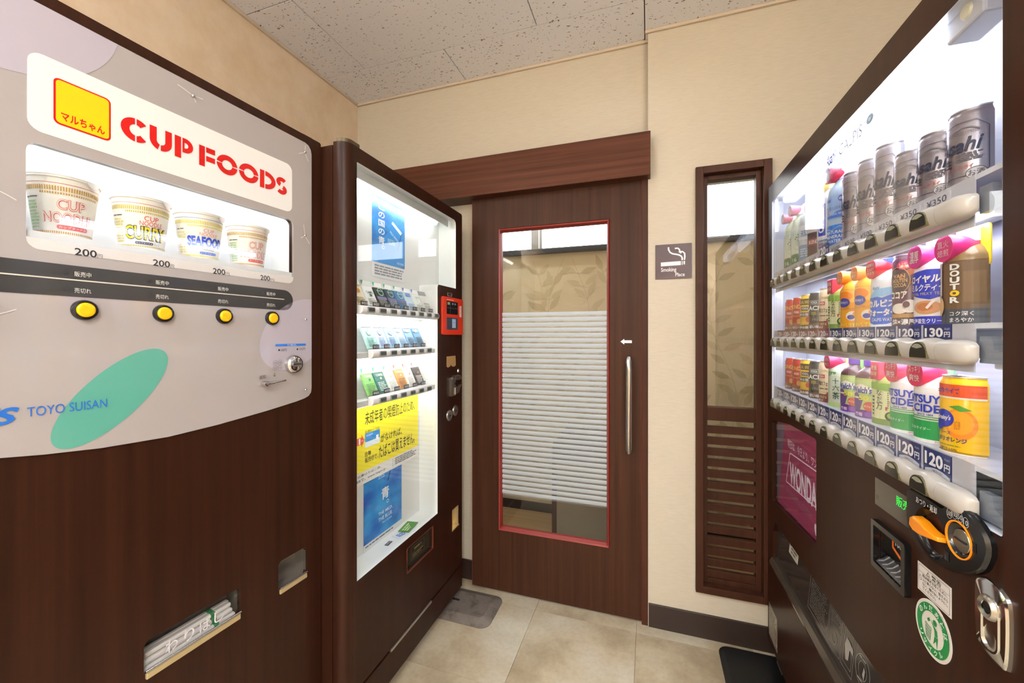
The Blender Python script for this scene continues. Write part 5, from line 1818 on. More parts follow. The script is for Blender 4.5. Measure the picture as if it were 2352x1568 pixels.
def coffee(r, k, kind, where):
    if kind == 'red':
        drink(r, k, 'red canned coffee with gold lettering, ' + where, 'can', 0.0275, 0.108, '#a81212', [(0, .20, BEAN)], [
            ('t', 'WONDA', -.35, 1.45, .74, .88, GOLD, 3, 0.02), ('r', .35, 1.05, .56, .68, '#a8181a', 2), ('t', 'WONDA', .42, .98, .58, .66, WT, 3), ('t', 'Morning Shot', .2, 1.3, .44, .52, GOLD, 3, 0.0, .15),
            ('e', .95, .30, .22, .09, '#c88a3a', 2), ('e', .5, .18, .5, .07, '#8c4a30', 2), ('t', '朝のコーヒー', .2, 1.4, .04, .13, WT, 3)], lid='#e8d8d4')
    elif kind == 'yellow':
        drink(r, k, 'yellow and black canned coffee, ' + where, 'can', 0.0275, 0.110, '#e0b22a', [(.80, 1.0, '#2a2622'), (0, .16, '#6a5030'), (.42, .56, '#26221f')], [
            ('t', 'SPECIAL BREAK', -.2, 1.45, .84, .94, GOLD, 3), ('r', .3, 1.1, .62, .74, '#1e1c1a', 2), ('t', 'WONDA', .38, 1.02, .64, .72, WT, 3), ('t', '金の微糖', .1, 1.4, .43, .54, WT, 3), ('e', 1.05, .32, .25, .08, '#c8302a', 2),
            ('t', '金の微糖', .1, 1.4, .03, .12, WT, 3)], lid='#e8e4dc')
    elif kind == 'black':
        drink(r, k, 'black canned coffee with white BLACK lettering, ' + where, 'can', 0.0275, 0.110, '#242830', [(0, .18, '#3a2c24')], [
            ('t', 'BLACK', -.5, 1.50, .58, .72, WT, 3, 0.03), ('s', [(.3, .76), (1.1, .76), (1.1, .88), (.3, .88), (.3, .76)], 0.0008, '#d8d8dc'), ('t', 'WONDA', .38, 1.02, .78, .86, WT, 3), ('r', .4, .9, .44, .54, '#8a7a3a', 2), ('t', 'ブラック', .5, 1.3, .26, .33, '#c8c8cc', 3),
            ('o', .95, .40, .3, .07, '#8c8c94', 3), ('e', .9, .12, .6, .07, '#6a4a36', 2), ('t', '深い味', .2, 1.2, .03, .13, WT, 3)], lid='#d8dae0')
    else:
        drink(r, k, 'cream canned cafe au lait with brown base, ' + where, 'can', 0.0275, 0.114, '#e6d6b4', [(0, .22, '#7c3434')], [
            ('t', 'GRANDE', .3, 1.2, .84, .90, '#b8924a', 3, 0.0), ('r', .15, .75, .66, .76, '#b0202c', 2), ('t', 'WONDA', .2, .7, .68, .74, WT, 3), ('t', '特製カフェオレ', .0, 1.40, .45, .58, '#2c2420', 3, 0.02), ('o', .7, .56, .75, .30, '#c8b07a', 2), ('l', .2, 1.2, .34, .40, 1, '#7a6a4a'),
            ('e', 1.2, .23, .35, .07, '#8a4a36', 2), ('t', 'くつろげる', .0, .9, .10, .18, '#f0e08a', 3), ('t', '深さ', .1, .6, .02, .08, WT, 3)], lid='#ece6da')


for r, sh_ in ((1, 'middle'), (2, 'bottom')):
    coffee(r, 0, 'red', 'leftmost on the %s shelf' % sh_)
    coffee(r, 1, 'red', 'second on the %s shelf' % sh_)
    coffee(r, 2, 'yellow', 'on the %s shelf' % sh_)
    coffee(r, 3, 'black', 'on the %s shelf' % sh_)
    coffee(r, 4, 'cream', 'on the %s shelf' % sh_)


def greentea(r, k, label):
    drink(r, k, label, 'bottle', 0.031, 0.128, '#8fb45a', [(.0, .14, '#7d9a4a'), (.14, .86, '#dfe3b4')], [
        ('t', 'な', .35, .70, .70, .84, '#2c3a22', 3, 0.0), ('t', 'だ', .38, .68, .54, .68, '#2c3a22', 3, 0.0), ('t', '万', .33, .72, .36, .53, '#2c3a22', 3, 0.0), ('l', .95, 1.02, .40, .80, 8, '#5a6a44'), ('l', .0, .2, .2, .7, 6, '#4a5a38'),
        ('e', 1.20, .22, .38, .12, '#3a4434', 2), ('e', 1.20, .235, .27, .08, '#9fc43a', 3), ('r', .85, .95, .36, .44, '#c03a34', 3), ('p', [(-.6, .86), (1.57, .80), (1.57, 1.0), (-.6, 1.0)], '#86b04a', 1)],
        ('#cfe29a', .72, 1.06), ('#d2405c', ['老舗', '料亭'], .88, 0.020, '#f4d8a8', 'sq'), '#9cc24a', neck='#a8b86a')


def orange(r, k, label):
    drink(r, k, label, 'bottle', 0.032, 0.140, '#f2a91e', [(.66, .98, '#f6c04a'), (0, .08, '#e08a1a')], [
        ('e', .35, .82, .6, .13, '#f08a1e', 1), ('e', .35, .66, .44, .12, '#2b3aa0', 2), ('t', "Bireley's", .02, .68, .61, .71, WT, 3, 0.0, .2), ('t', 'バレンシアオレンジ', .0, 1.15, .47, .53, '#3a3a6a', 3, 0.0), ('e', .95, .31, .42, .12, '#f4efe0', 2), ('e', .85, .28, .22, .06, '#2b3aa0', 3), ('e', 1.1, .36, .15, .06, '#f0961e', 3),
        ('t', 'おいしさ濃縮', .1, 1.35, .03, .13, '#e8e83a', 3, 0.03)], ('#f6e27a', .66, 1.06), ('#ee8c2c', ['まるごと', '搾り'], .90, 0.017, WT), '#f4a030', neck='#f3b63a')


greentea(1, 5, 'green tea bottle with square red tag, on the middle shelf')
orange(1, 6, 'orange juice bottle with round orange tag, next to the green tea')
orange(1, 7, 'orange juice bottle with round orange tag, next to the blue and white bottle')
drink(1, 8, 'blue and white milky soft drink bottle with red tag, on the middle shelf', 'bottle', 0.033, 0.145, '#f2f5fa', [(.0, .50, '#f2f6fb')], [
    ('p', [(-.6, .58), (.0, .70), (.7, .62), (1.57, .74), (1.57, .14), (.9, .06), (.2, .05), (-.6, .12)], '#2f62d0', 1), ('p', [(-.3, .62), (.3, .80), (1.1, .84), (1.57, .78), (1.57, .72), (.8, .66)], '#8fc4ec', 2), ('t', 'Asahi', .1, .6, .80, .88, '#5f8fd0', 3, 0.02, .2),
    ('t', 'カルピス', -.2, 1.35, .42, .58, WT, 3, 0.05), ('t', 'ウォーター', -.2, 1.40, .23, .39, WT, 3, 0.05), ('t', 'CALPIS WATER', .1, 1.4, .12, .19, '#dfe8f8', 3)],
    ('#f2d8dc', .60, 1.02), ('#d8323c', ['発酵が', '生み出す', 'チカラ'], .86, 0.021, WT), '#2f4fc0', neck='#f2f5fa')
drink(1, 9, 'brown cocoa can with white cream swirl, on the middle shelf', 'can', 0.0305, 0.138, '#5c3244', [(0, .13, '#4e2a2c'), (.13, .19, '#b58a4a')], [
    ('p', [(.3, .78), (1.57, .95), (1.57, .85), (.5, .70)], '#a8603a', 1), ('p', [(.7, .62), (1.57, .76), (1.57, .66)], '#8a4a34', 1), ('e', .35, .70, .62, .20, '#3a1e2c', 1), ('o', .35, .70, .64, .21, '#d0a448', 3), ('e', .70, .93, .40, .065, '#c4265e', 2), ('t', 'しっかり', .45, .95, .94, .97, '#f2d8a8', 3), ('t', '濃厚', .45, .95, .89, .935, '#f2d8a8', 3),
    ('t', 'VAN', .1, .75, .74, .80, '#d8b070', 3), ('t', 'HOUTEN', .05, .85, .67, .73, '#d8b070', 3), ('t', 'COCOA', .1, .80, .60, .66, '#d8b070', 3), ('t', 'ココア', -.1, .85, .42, .53, WT, 3, 0.03), ('e', .95, .30, .40, .10, '#f4efe8', 2), ('e', .45, .27, .5, .08, '#efe6dc', 2), ('e', .80, .33, .16, .05, '#5c3244', 3),
    ('t', '純×濃厚', .0, 1.25, .02, .11, WT, 3, 0.02)], lid='#c9a8b8')
drink(1, 10, 'royal milk tea bottle in blue and white with pink tag', 'bottle', 0.033, 0.150, '#f2eef0', [(0, .16, '#2a36b4'), (.16, .46, '#f4ece4')], [
    ('p', [(-.4, .56), (.2, .50), (.7, .46), (1.1, .50), (1.35, .58), (1.35, .98), (.6, 1.0), (-.4, .95)], '#2a3cc0', 1), ('t', 'ロイヤル', -.3, 1.15, .76, .90, WT, 3, 0.04, .12), ('t', 'ミルクティー', -.3, 1.30, .61, .74, WT, 3, 0.03, .12), ('t', 'ROYAL MILKY TEA', -.3, 1.2, .54, .59, '#d8c890', 3, 0.0),
    ('e', .55, .32, .62, .12, '#d89a6a', 2), ('e', .50, .33, .34, .07, '#c07a4a', 3), ('s', [(1.05, .48), (.8, .40), (.6, .30)], 0.004, '#f4efe8', 4), ('t', '北海道生クリーム', -.2, 1.35, .03, .12, WT, 3, 0.02)], ('#3a4ad0', .62, 1.02, 1.15), ('#dc3f96', ['濃厚'], .82, 0.021, WT), '#f4f0f4', hb=0.098, neck='#f4f0f4')
drink(1, 11, 'dark coffee bottle with vertical white lettering, rightmost on the middle shelf', 'bottle', 0.033, 0.150, '#6a5136', [(0, .24, '#4a4f56'), (.24, .98, '#6e5438')], [
    ('r', .78, 1.5, .34, .82, '#7d6242', 2)] + [('t', c, .30, .66, .86 - i * .105, .955 - i * .105, WT if c != 'o' else '#f0c82a', 3, 0.04) for i, c in enumerate('DOUToR')] + [
    ('t', 'カフェ・オレ'[i], -.45, -.25, .92 - i * .09, .98 - i * .09, '#4a4038', 4, 0.0) for i in range(6)] + [('r', -.55, -.15, .46, 1.0, '#ece6e0', 3), ('e', -.35, .30, .35, .16, '#d8b080', 3), ('t', 'コク深く', .30, 1.10, .13, .20, WT, 3, 0.01), ('t', 'まろやか', .30, 1.10, .03, .10, WT, 3, 0.01)],
    ('#eed42a', .60, 1.03, 1.1), ('#d02f78', ['直火', '焙煎'], .82, 0.022, '#f0c4d4'), '#f0e8d8', hb=0.100, neck='#8a7048')

# ---- bottom row bottles and can
drink(2, 5, 'white and green tea bottle with pink tag, on the bottom shelf', 'bottle', 0.031, 0.135, '#e8efe0', [(0, .12, '#b9d28a')], [('o', .75, .48, .66, .40, '#c8d86a', 2), ('p', [(.1, .86), (.75, .95), (.75, 1.0), (.1, 1.0)], '#5fa858', 2), ('t', '16', .25, .62, .88, .97, WT, 3), ('t', '十', .50, .95, .66, .82, '#2c5a40', 3, 0.01), ('t', '六', .48, .98, .46, .62, '#2c5a40', 3, 0.01), ('t', '茶', .48, 1.0, .22, .42, '#2c5a40', 3, 0.01), ('s', [(1.2, .8), (1.45, .6), (1.4, .3), (1.1, .12)], 0.0025, '#7fb04a', 2)],
      ('#cfe48a', .70, 1.04), ('#e0406c', ['お手頃', 'サイズ'], .87, 0.019, WT), '#e88aa0', neck='#e4ecd8')


def grape(k, label):
    drink(2, k, label, 'bottle', 0.031, 0.132, '#b9c97a', [(.0, .20, '#6a2c8c'), (.20, .95, '#bcd08a')], [
        ('p', [(-.6, .20), (.4, .18), (.6, .45), (.2, .62), (-.6, .66)], '#5f3f8c', 1), ('p', [(-.2, .76), (.5, .86), (1.25, .74), (1.2, .60), (.4, .68), (-.2, .58)], '#f2efe6', 2), ('t', "Welch's", -.2, 1.15, .62, .79, '#3a4a9c', 3, 0.03, .1), ('t', '50', .35, .95, .44, .56, '#e8e23a', 3, 0.03), ('l', -.1, .35, .46, .54, 1, '#f4e8c8'),
        ('e', 1.0, .30, .36, .12, '#c8543a', 3), ('t', 'ポリフェノール', .70, 1.30, .27, .33, WT, 4), ('e', 1.0, .10, .30, .07, '#8a4ab0', 2), ('t', '葡萄', .05, .6, .04, .13, '#e8d8f0', 3), ('p', [(.9, .56), (1.4, .62), (1.4, .84), (1.15, .70)], '#7fb86a', 1)],
        ('#8fc06a', .62, 1.06), None, '#5a2f86', neck='#5a3a3e')


grape(6, 'purple grape juice bottle next to the white and green tea, on the bottom shelf')
grape(7, 'purple grape juice bottle next to the green tea with square tag, on the bottom shelf')
greentea(2, 8, 'green tea bottle with square red tag, on the bottom shelf')


def cider(k, label):
    drink(2, k, label, 'bottle', 0.033, 0.140, '#f4f6f6', [(0, .06, WT), (.06, .40, '#1f9a50'), (.42, .44, '#1f9a50'), (.46, .475, '#1f9a50')], [
        ('t', 'MITSUYA', -.55, 1.45, .72, .87, '#2438b4', 3, 0.03), ('t', 'CIDER', -.05, 1.45, .55, .70, '#2438b4', 3, 0.03), ('t', 'SINCE 1884', .15, .85, .49, .53, '#3a4aa8', 3), ('p', [(-.5, .62), (-.2, .56), (-.3, .50)], '#d83a4a', 2), ('t', '三ツ矢サイダー', -.4, .75, .22, .28, '#d8ecdc', 3), ('l', .9, 1.4, .02, .05, 2, '#d88a8a')],
        ('#6fc48a', .66, 1.0), ('#e03a64', ['スッキリ', '爽快'], .86, 0.024, WT), '#e0406a', hb=0.096, neck='#f0f4f4')


cider(9, 'green and white cider bottle with pink tag, next to the bottom green tea')
cider(10, 'green and white cider bottle with pink tag, next to the big orange can')
drink(2, 11, 'big yellow orange juice can with red top band, rightmost on the bottom shelf', 'can', 0.034, 0.122, '#f4c010', [(.82, 1.0, '#dc4f1e'), (.795, .82, '#f4ead8'), (0, .02, '#f4ead8')], [
    ('t', 'たっぷりサイズ', -.5, .72, .87, .95, '#3a44a4', 3, 0.03), ('e', .72, .44, .56, .22, '#f08c16', 1), ('e', .70, .46, .46, .17, '#f4a41c', 2), ('p', [(.35, .68), (.7, .71), (1.1, .65), (.75, .62)], '#4f9a30', 3), ('e', .12, .50, .42, .13, '#2433a8', 3, .2), ('e', -.1, .40, .2, .08, '#2433a8', 3), ('t', "Bireley's", -.25, .46, .46, .55, WT, 4, 0.02, .2),
    ('t', 'SINCE 1891', .55, .75, .36, .48, '#a86a1a', 4, 0.0), ('t', 'バヤリース', -.4, .42, .27, .325, '#33306a', 3, 0.02), ('t', 'マンダリオレンジ', -.5, .95, .17, .245, '#33306a', 3, 0.03), ('l', -.2, .9, .105, .13, 1, '#6a8a3a'), ('t', '果汁10%', -.05, .65, .04, .085, '#3a3a4a', 3)], lid='#e6ded4', dd=0.048)

# ------------------------------------------------------------------ drink machine: lower front
Z5 = lambda x, y: (1990 + x / 6.273, 1080 + y / 6.273)
# advertisement panel; a glow is added to its colours to brighten it
adm = mat('maroon_ad', '#7c1f38', 0.35, emit=0.28, ecol='#a03c62')
_c = ramp(adm, noise(adm, coords(adm, (3, 3, 60)), 1.0, 1.0), [(0.52, '#74203a'), (0.62, '#8e3a4e')])
L(adm, _c, adm.node_tree.nodes['Principled BSDF'].inputs['Base Color'])
ap = MB().prism([(0.05, 0.62), (0.495, 0.62), (0.495, 0.97), (0.05, 0.97)], 0.016, 0.020, adm).build('advert_panel', dm, label='maroon coffee advertisement panel')
MB().prism(ad_o, 0.0050, 0.0075, ACRYL).build('advert_cover', ap)
q = Print(0.016)
AW = mat('advert_white', '#d8c8d0', 0.4, emit=0.30)
uv = lambda x, y: DRK.px(x, y, 0.016)
fr_ = [uv(1815, 1040), uv(1893, 1095), uv(1893, 1182), uv(1806, 1105)]
q.line(fr_ + [fr_[0]], 0.004, AW, 0)
a, b = uv(1815, 1010), uv(1896, 1060)
q.text('明日は、今日より、ワンダフル。', 0.185, 0.520, 0.865, 0.895, AW, 0)
q.text('WONDA', 0.205, 0.440, 0.745, 0.822, AW, 0, 0.03, res=4)
q.text('WONDERFUL COFFEE', 0.170, 0.400, 0.705, 0.725, '#a8899a', 0)
q.poly(ell(0.435, 0.690, 0.012, 0.018, 20, 0.4), AW, 0)
# white sweep on the far side of the advert
q.poly([(0.055, 0.64), (0.085, 0.645), (0.150, 0.935), (0.055, 0.925)], '#8a7f9c', 0)
q.build('advert_lettering', ap)
# credit display
dp = MB().prism(rrect(0.792, 0.905, 0.906, 0.9605, 0.001), -0.0008, 0.0, mat('display_smoke', '#3a352d', 0.12)).build('credit_display', dm)
q = Print(-0.0008)
q.text('販売中', 0.868, 0.928, 0.933, 0.952, mat('green_led', '#1c8a2c', 0.5, emit=1.0, ecol='#2ef04a'), 0, 0.0)
q.build('led_text', dp)
q = Print(-0.0008)
q.ring(0.800, 0.922, 0.004, 0.004, 0.0008, '#5a5448', 0)
q.build('display_mark', dp)
# coin panel
out = [(585, 330), (592, 290), (625, 275), (850, 400), (1080, 550), (1140, 528), (1200, 515), (1260, 512), (1330, 530), (1420, 590), (1500, 680), (1580, 785), (1640, 880), (1695, 990), (1720, 1100), (1718, 1210), (1690, 1300),
       (1650, 1380), (1600, 1430), (1530, 1455), (1450, 1465), (1330, 1455), (1200, 1430), (1070, 1375), (950, 1300), (840, 1205), (750, 1100), (675, 975), (620, 850), (590, 750), (575, 650)]
pts = [DRK.px(*Z5(*p), -0.010) for p in out]
pts = pts[::-1]
area = sum(pts[i][0] * pts[(i + 1) % len(pts)][1] - pts[(i + 1) % len(pts)][0] * pts[i][1] for i in range(len(pts)))
if area < 0:
    pts = pts[::-1]
cxp = sum(p[0] for p in pts) / len(pts)
czp = sum(p[1] for p in pts) / len(pts)
big = [(cxp + (p[0] - cxp) * 1.045, czp + (p[1] - czp) * 1.045) for p in pts]


def circle_px(lst, d):
    P = [DRK.px(*Z5(*p), d) for p in lst]
    c = (sum(p[0] for p in P) / len(P), sum(p[1] for p in P) / len(P))
    return c, sum(math.hypot(p[0] - c[0], p[1] - c[1]) for p in P) / len(P)


dial_c, dial_r = circle_px([(640, 720), (780, 530), (980, 610), (1080, 800), (1110, 1010), (1050, 1180), (930, 1245), (760, 1100)], -0.010)
coin_c, coin_r = circle_px([(1135, 850), (1240, 700), (1420, 800), (1505, 1020), (1480, 1220), (1380, 1260), (1220, 1170)], -0.010)
pan = MB()
pan.loft([[(p[0], 0.0, p[1]) for p in big], [(p[0], -0.006, p[1]) for p in big], [(p[0], -0.010, p[1]) for p in pts]], BLACKP, cap=False)
pan.prism(pts, -0.010, -0.0095, BLACKP, holes=[ell(*dial_c, dial_r, dial_r, 36)[::-1], ell(*coin_c, coin_r * .96, coin_r * .96, 36)[::-1]])
pan = pan.build('coin_panel', dm, smooth=35, label='glossy black coin panel')
BOWL = mat('black_bowl', '#141416', 0.15)
MB().turn([(dial_r, 0.0), (dial_r * .96, 0.004), (dial_r * .8, 0.010), (0.0, 0.0105)], BOWL, *dial_c, -0.0098, 36, cap=False).build('return_bowl', pan, smooth=60)
ORG = mat('orange_plastic', '#e8890c', 0.3)
lv = []
for (y, k) in ((-0.004, 1.0), (-0.018, 0.96), (-0.021, 0.80)):
    sh_ = [(-0.042, -0.006), (-0.040, 0.006), (-0.030, 0.0125), (-0.012, 0.0115), (0.008, 0.006), (0.034, 0.0045), (0.036, -0.002), (0.010, -0.008), (-0.012, -0.0125), (-0.030, -0.0125)]
    lv.append([(dial_c[0] + 0.002 + x * k, y, dial_c[1] + 0.003 + z * k) for x, z in sh_])
MB().loft(lv, ORG).build('return_lever', pan, smooth=30, bevel=0.001, label='orange coin return lever')
MB().turn([(coin_r, -0.0005), (coin_r, -0.002), (coin_r * .93, -0.002), (coin_r * .92, 0.0)], ORG, *coin_c, -0.0098, 40, cap=False).build('orange_ring', pan, smooth=30)
MB().turn([(coin_r * .93, 0.0), (coin_r * .86, 0.004), (coin_r * .70, 0.0075), (coin_r * .0, 0.008)], BOWL, *coin_c, -0.0098, 40, cap=False).build('coin_funnel', pan, smooth=60)
cs = MB().turn([(0.0, -0.0025), (coin_r * .60, -0.0020), (coin_r * .66, 0.0), (coin_r * .66, 0.0055)], mat('coin_steel', '#b4ae9c', 0.22, 1.0), coin_c[0] + 0.003, coin_c[1], -0.0075, 30).build('coin_slot', pan, smooth=40)
MB().box(coin_c[0] - 0.010, coin_c[0] + 0.014, -0.0108, -0.0098, coin_c[1] - 0.0012, coin_c[1] + 0.0012, BLACKM).build('slit', cs)
q = Print(-0.010)
LG = '#c8c8cc'
t0, t1 = DRK.px(*Z5(720, 430), -0.010), DRK.px(*Z5(1020, 570), -0.010)
q.text('おつり・返却', t0[0], t1[0], (t0[1] + t1[1]) / 2 - 0.0055, (t0[1] + t1[1]) / 2 + 0.0055, LG, 0, 0.01)
for (x, y, t) in ((1200, 620, '500'), (1275, 630, '100'), (1355, 675, '50'), (1437, 755, '10')):
    u, z = DRK.px(*Z5(x, y), -0.010)
    q.ring(u, z, 0.0058, 0.0074, 0.0006, LG, 0)
    q.text(t, u - 0.0042, u + 0.0042, z - 0.0035, z + 0.0035, LG, 0)
for (x, y) in ((1160, 1230), (1545, 1110)):
    u, z = DRK.px(*Z5(x, y), -0.010)
    q.rect(u - 0.005, u + 0.005, z - 0.007, z + 0.007, '#050505', 0)
    q.rect(u - 0.003, u + 0.001, z - 0.006, z + 0.002, '#3a3a3e', 1)
q.build('panel_lettering', pan)
# banknote slot
bf = MB()
bo = rrect(0.797, 0.911, 0.783, 0.878, 0.005)
bf.prism(bo, -0.010, 0.0, BLACKP, holes=[bill_o])
bf = bf.build('banknote_frame', dm, bevel=0.001)
bb = MB()
bb.box(0.8062, 0.8998, 0.013, 0.016, 0.796, 0.868, BLACKP)
bb.box(0.8062, 0.8998, 0.001, 0.014, 0.865, 0.8678, BLACKP)
bb.box(0.8062, 0.8090, 0.001, 0.014, 0.796, 0.866, BLACKP)
bb.box(0.8970, 0.8998, 0.001, 0.014, 0.796, 0.866, BLACKP)
bb.prism([(-0.006, 0.7955), (0.0128, 0.7955), (0.0128, 0.810), (0.008, 0.806), (0.0, 0.801)], 0.8064, 0.8996, mat('bill_guide', '#3c3a3a', 0.2), axis='x')
bb.build('banknote_recess', bf)
for i in range(6):
    MB().prism([(-0.006, 0.8012), (0.004, 0.8035), (0.0125, 0.8115), (0.0125, 0.8095), (0.004, 0.8015)], 0.815 + i * 0.0145, 0.818 + i * 0.0145, mat('guide_rib', '#8b8a8c', 0.2), axis='x').build('guide_rib', bf)
q = Print(0.013)
q.poly([(0.824, 0.862), (0.830, 0.862), (0.830, 0.838), (0.862, 0.826), (0.888, 0.826), (0.888, 0.820), (0.860, 0.820), (0.824, 0.834)], '#d2661a', 0)
q.text('1000円', 0.836, 0.880, 0.842, 0.858, '#c8c4c0', 1, 0.01)
q.build('banknote_lettering', bf)
# stickers
st = MB().box(0.9305, 1.0119, -0.0006, 0.0, 0.8150, 0.8625, C('#d9d2cf', 0.5)).build('warning_sticker', dm, label='white warning sticker')
q = Print(-0.0006)
IK = '#2c2826'
q.frame(0.9335, 1.0095, 0.8175, 0.8600, 0.0006, IK, 0, 0.003)
q.line([(0.9335, 0.8485), (1.0095, 0.8485)], 0.0005, IK, 0)
q.poly([(0.954, 0.8500), (0.963, 0.8500), (0.9585, 0.8575)], IK, 0, [[(0.9555, 0.8510), (0.9615, 0.8510), (0.9585, 0.8560)]])
q.text('警告', 0.967, 0.990, 0.8498, 0.8578, IK, 0, 0.008)
for i, s_ in enumerate(('転倒事故を防ぐために、', '上に乗らない、揺さぶら', 'ない、傾けないようにし', 'てください。')):
    q.text(s_, 0.944, 0.944 + 0.0056 * len(s_), 0.8420 - i * 0.0068, 0.8472 - i * 0.0068, IK, 0, 0.01)
q.ring(0.9390, 0.8385, 0.0036, 0.0045, 0.0005, IK, 0)
q.line([(0.9370, 0.8415), (0.9410, 0.8355)], 0.0005, IK, 0)
q.build('sticker_lettering', st)
RC = (0.9692, 0.7690)
st = MB().prism(ell(*RC, 0.0446, 0.0446, 48), -0.0006, 0.0, C('#d6d2ca', 0.5)).build('recycling_sticker', dm, label='round green and white recycling sticker')
q = Print(-0.0006)
GR = '#127a3c'
q.ring(*RC, 0.0395, 0.0395, 0.0125, GR, 0, 48)


def arc_text(body, r, a0, a1, size, colr, flip=False):
    n = len(body)
    for i, ch in enumerate(body):
        a_ = math.radians(a0 + (a1 - a0) * (i + 0.5) / n)
        x, z = RC[0] + r * math.cos(a_), RC[1] + r * math.sin(a_)
        q.text(ch, x - size / 2, x + size / 2, z - size / 2, z + size / 2, colr, 1, 0.02, rot=(a_ + math.pi / 2 if flip else a_ - math.pi / 2))


arc_text('のんだあとは', 0.0332, 160, 5, 0.0090, '#dfe8df')
arc_text('リサイクル', 0.0332, 205, 320, 0.0085, '#dfe8df', True)
X = lambda x, z: (RC[0] + x * 0.0265, RC[1] + z * 0.0265)
q.poly(ell(*X(.22, .55), 0.0048, 0.0048, 20), GR, 0)
q.poly([X(-.18, .60), X(.12, .34), X(.42, .18), X(.48, -.18), X(.22, -.22), X(.18, .10), X(-.02, .38)], GR, 0)
q.poly([X(.20, -.24), X(.50, -.22), X(.42, -.95), X(.34, -.48), X(.08, -.80)], GR, 0)
q.poly([X(-.50, .42), X(-.28, .60), X(-.20, .44), X(-.40, .28)], GR, 0)
bk = [X(-.66, .12), X(-.12, .02), X(-.22, -.78), X(-.58, -.66)]
q.line(bk + [bk[0]], 0.0010, GR, 0)
for i in range(1, 4):
    f_ = i / 4
    q.line([(bk[0][0] + (bk[1][0] - bk[0][0]) * f_, bk[0][1] + (bk[1][1] - bk[0][1]) * f_), (bk[3][0] + (bk[2][0] - bk[3][0]) * f_, bk[3][1] + (bk[2][1] - bk[3][1]) * f_)], 0.0008, GR, 0)
    q.line([(bk[0][0] + (bk[3][0] - bk[0][0]) * f_, bk[0][1] + (bk[3][1] - bk[0][1]) * f_), (bk[1][0] + (bk[2][0] - bk[1][0]) * f_, bk[1][1] + (bk[2][1] - bk[1][1]) * f_)], 0.0008, GR, 0)
q.build('sticker_print', st)
# lock plate
lk = MB()
po = [(1.0670, 0.828), (1.078, 0.8185), (1.112, 0.8130), (1.1225, 0.8200), (1.1240, 0.900), (1.116, 0.914), (1.090, 0.9215), (1.0700, 0.9150), (1.0655, 0.908)]
for _ in range(2):
    po = [((a[0] * (3 - 2 * w_) + b[0] * (1 + 2 * w_)) / 4, (a[1] * (3 - 2 * w_) + b[1] * (1 + 2 * w_)) / 4) for a, b in zip(po, po[1:] + po[:1]) for w_ in (0, 1)]
pc = (1.0945, 0.868)
sc_ = lambda k: [(pc[0] + (p[0] - pc[0]) * k, pc[1] + (p[1] - pc[1]) * k) for p in po]
lk.loft([[(p[0], 0.0, p[1]) for p in po], [(p[0], -0.004, p[1]) for p in sc_(.98)], [(p[0], -0.0062, p[1]) for p in sc_(.90)], [(p[0], -0.0062, p[1]) for p in sc_(.01)]], CHROME, cap=False)
lk = lk.build('lock_plate', dm, smooth=30, label='chrome lock plate')
MB().prism(rrect(1.079, 1.110, 0.826, 0.900, 0.013), -0.0075, -0.006, CHROME, holes=[rrect(1.0815, 1.1075, 0.8285, 0.8975, 0.0115)]).build('handle_rim', lk, bevel=0.0006)
ky = MB().turn([(0.008, -0.004), (0.0125, -0.006), (0.0155, -0.003), (0.016, 0.0)], STEEL, 1.0945, 0.884, -0.006, 28, cap=False).build('key_cylinder', lk, smooth=40)
MB().turn([(0.0, -0.0025), (0.0082, -0.0025), (0.0082, 0.0)], mat('key_face', '#56524c', 0.3, 0.9), 1.0945, 0.884, -0.006, 20).build('key_face', ky)
MB().box(1.0905, 1.0985, -0.0090, -0.0083, 0.8832, 0.8850, BLACKM).build('key_slit', ky)
# delivery flap
fb = MB()
fb.box(0.060, 1.095, 0.120, 0.124, 0.38, 0.58, BLACKM)
fb.box(0.060, 1.095, 0.036, 0.122, 0.376, 0.382, BLACKM)
fb.box(0.060, 1.095, 0.036, 0.122, 0.575, 0.580, BLACKM)
fb.box(0.060, 0.066, 0.036, 0.122, 0.38, 0.58, BLACKM)
fb.box(1.090, 1.095, 0.036, 0.122, 0.38, 0.58, BLACKM)
fb.build('delivery_bin', dm)
SMOKE = mat('smoked_acrylic', '#332e2b', 0.14)
fpm = MB()
fpm.prism([(0.006, 0.424), (0.009, 0.424), (0.022, 0.566), (0.019, 0.566)], 0.078, 1.088, SMOKE, axis='x')
fpm = fpm.build('delivery_flap', dm, label='smoked acrylic delivery flap')
MB().prism([(-0.010, 0.397), (-0.012, 0.408), (-0.004, 0.424), (0.012, 0.424), (0.012, 0.397)], 0.072, 1.090, mat('flap_lip', '#473e35', 0.16, 0.2), axis='x').build('flap_lip', fpm, bevel=0.001)
fn = lambda x, z, e: (x, 0.006 + (z - 0.424) * 0.0915 - e, z)
q = Print(fn=fn)
FT = '#7c7874'
fx = lambda x, y: DRK.px(x, y, 0.012)
q.frame(0.395, 0.530, 0.446, 0.556, 0.0012, FT, 0)
q.lines(0.405, 0.520, 0.456, 0.540, 13, '#5c5854', 0, 0.35)
q.frame(0.535, 0.605, 0.446, 0.556, 0.0012, FT, 0)
q.lines(0.542, 0.598, 0.500, 0.548, 8, '#5c5854', 0, 0.35)
q.ring(0.570, 0.475, 0.014, 0.014, 0.002, FT, 0)
q.frame(0.610, 0.668, 0.446, 0.556, 0.0012, FT, 0)
q.frame(0.618, 0.660, 0.458, 0.540, 0.0012, FT, 0)
q.poly([(0.624, 0.500), (0.630, 0.522), (0.644, 0.520), (0.664, 0.512), (0.664, 0.500), (0.648, 0.502), (0.646, 0.475), (0.634, 0.470)], '#8f8b87', 1)
q.ring(0.708, 0.500, 0.032, 0.034, 0.0016, '#8f8b87', 0)
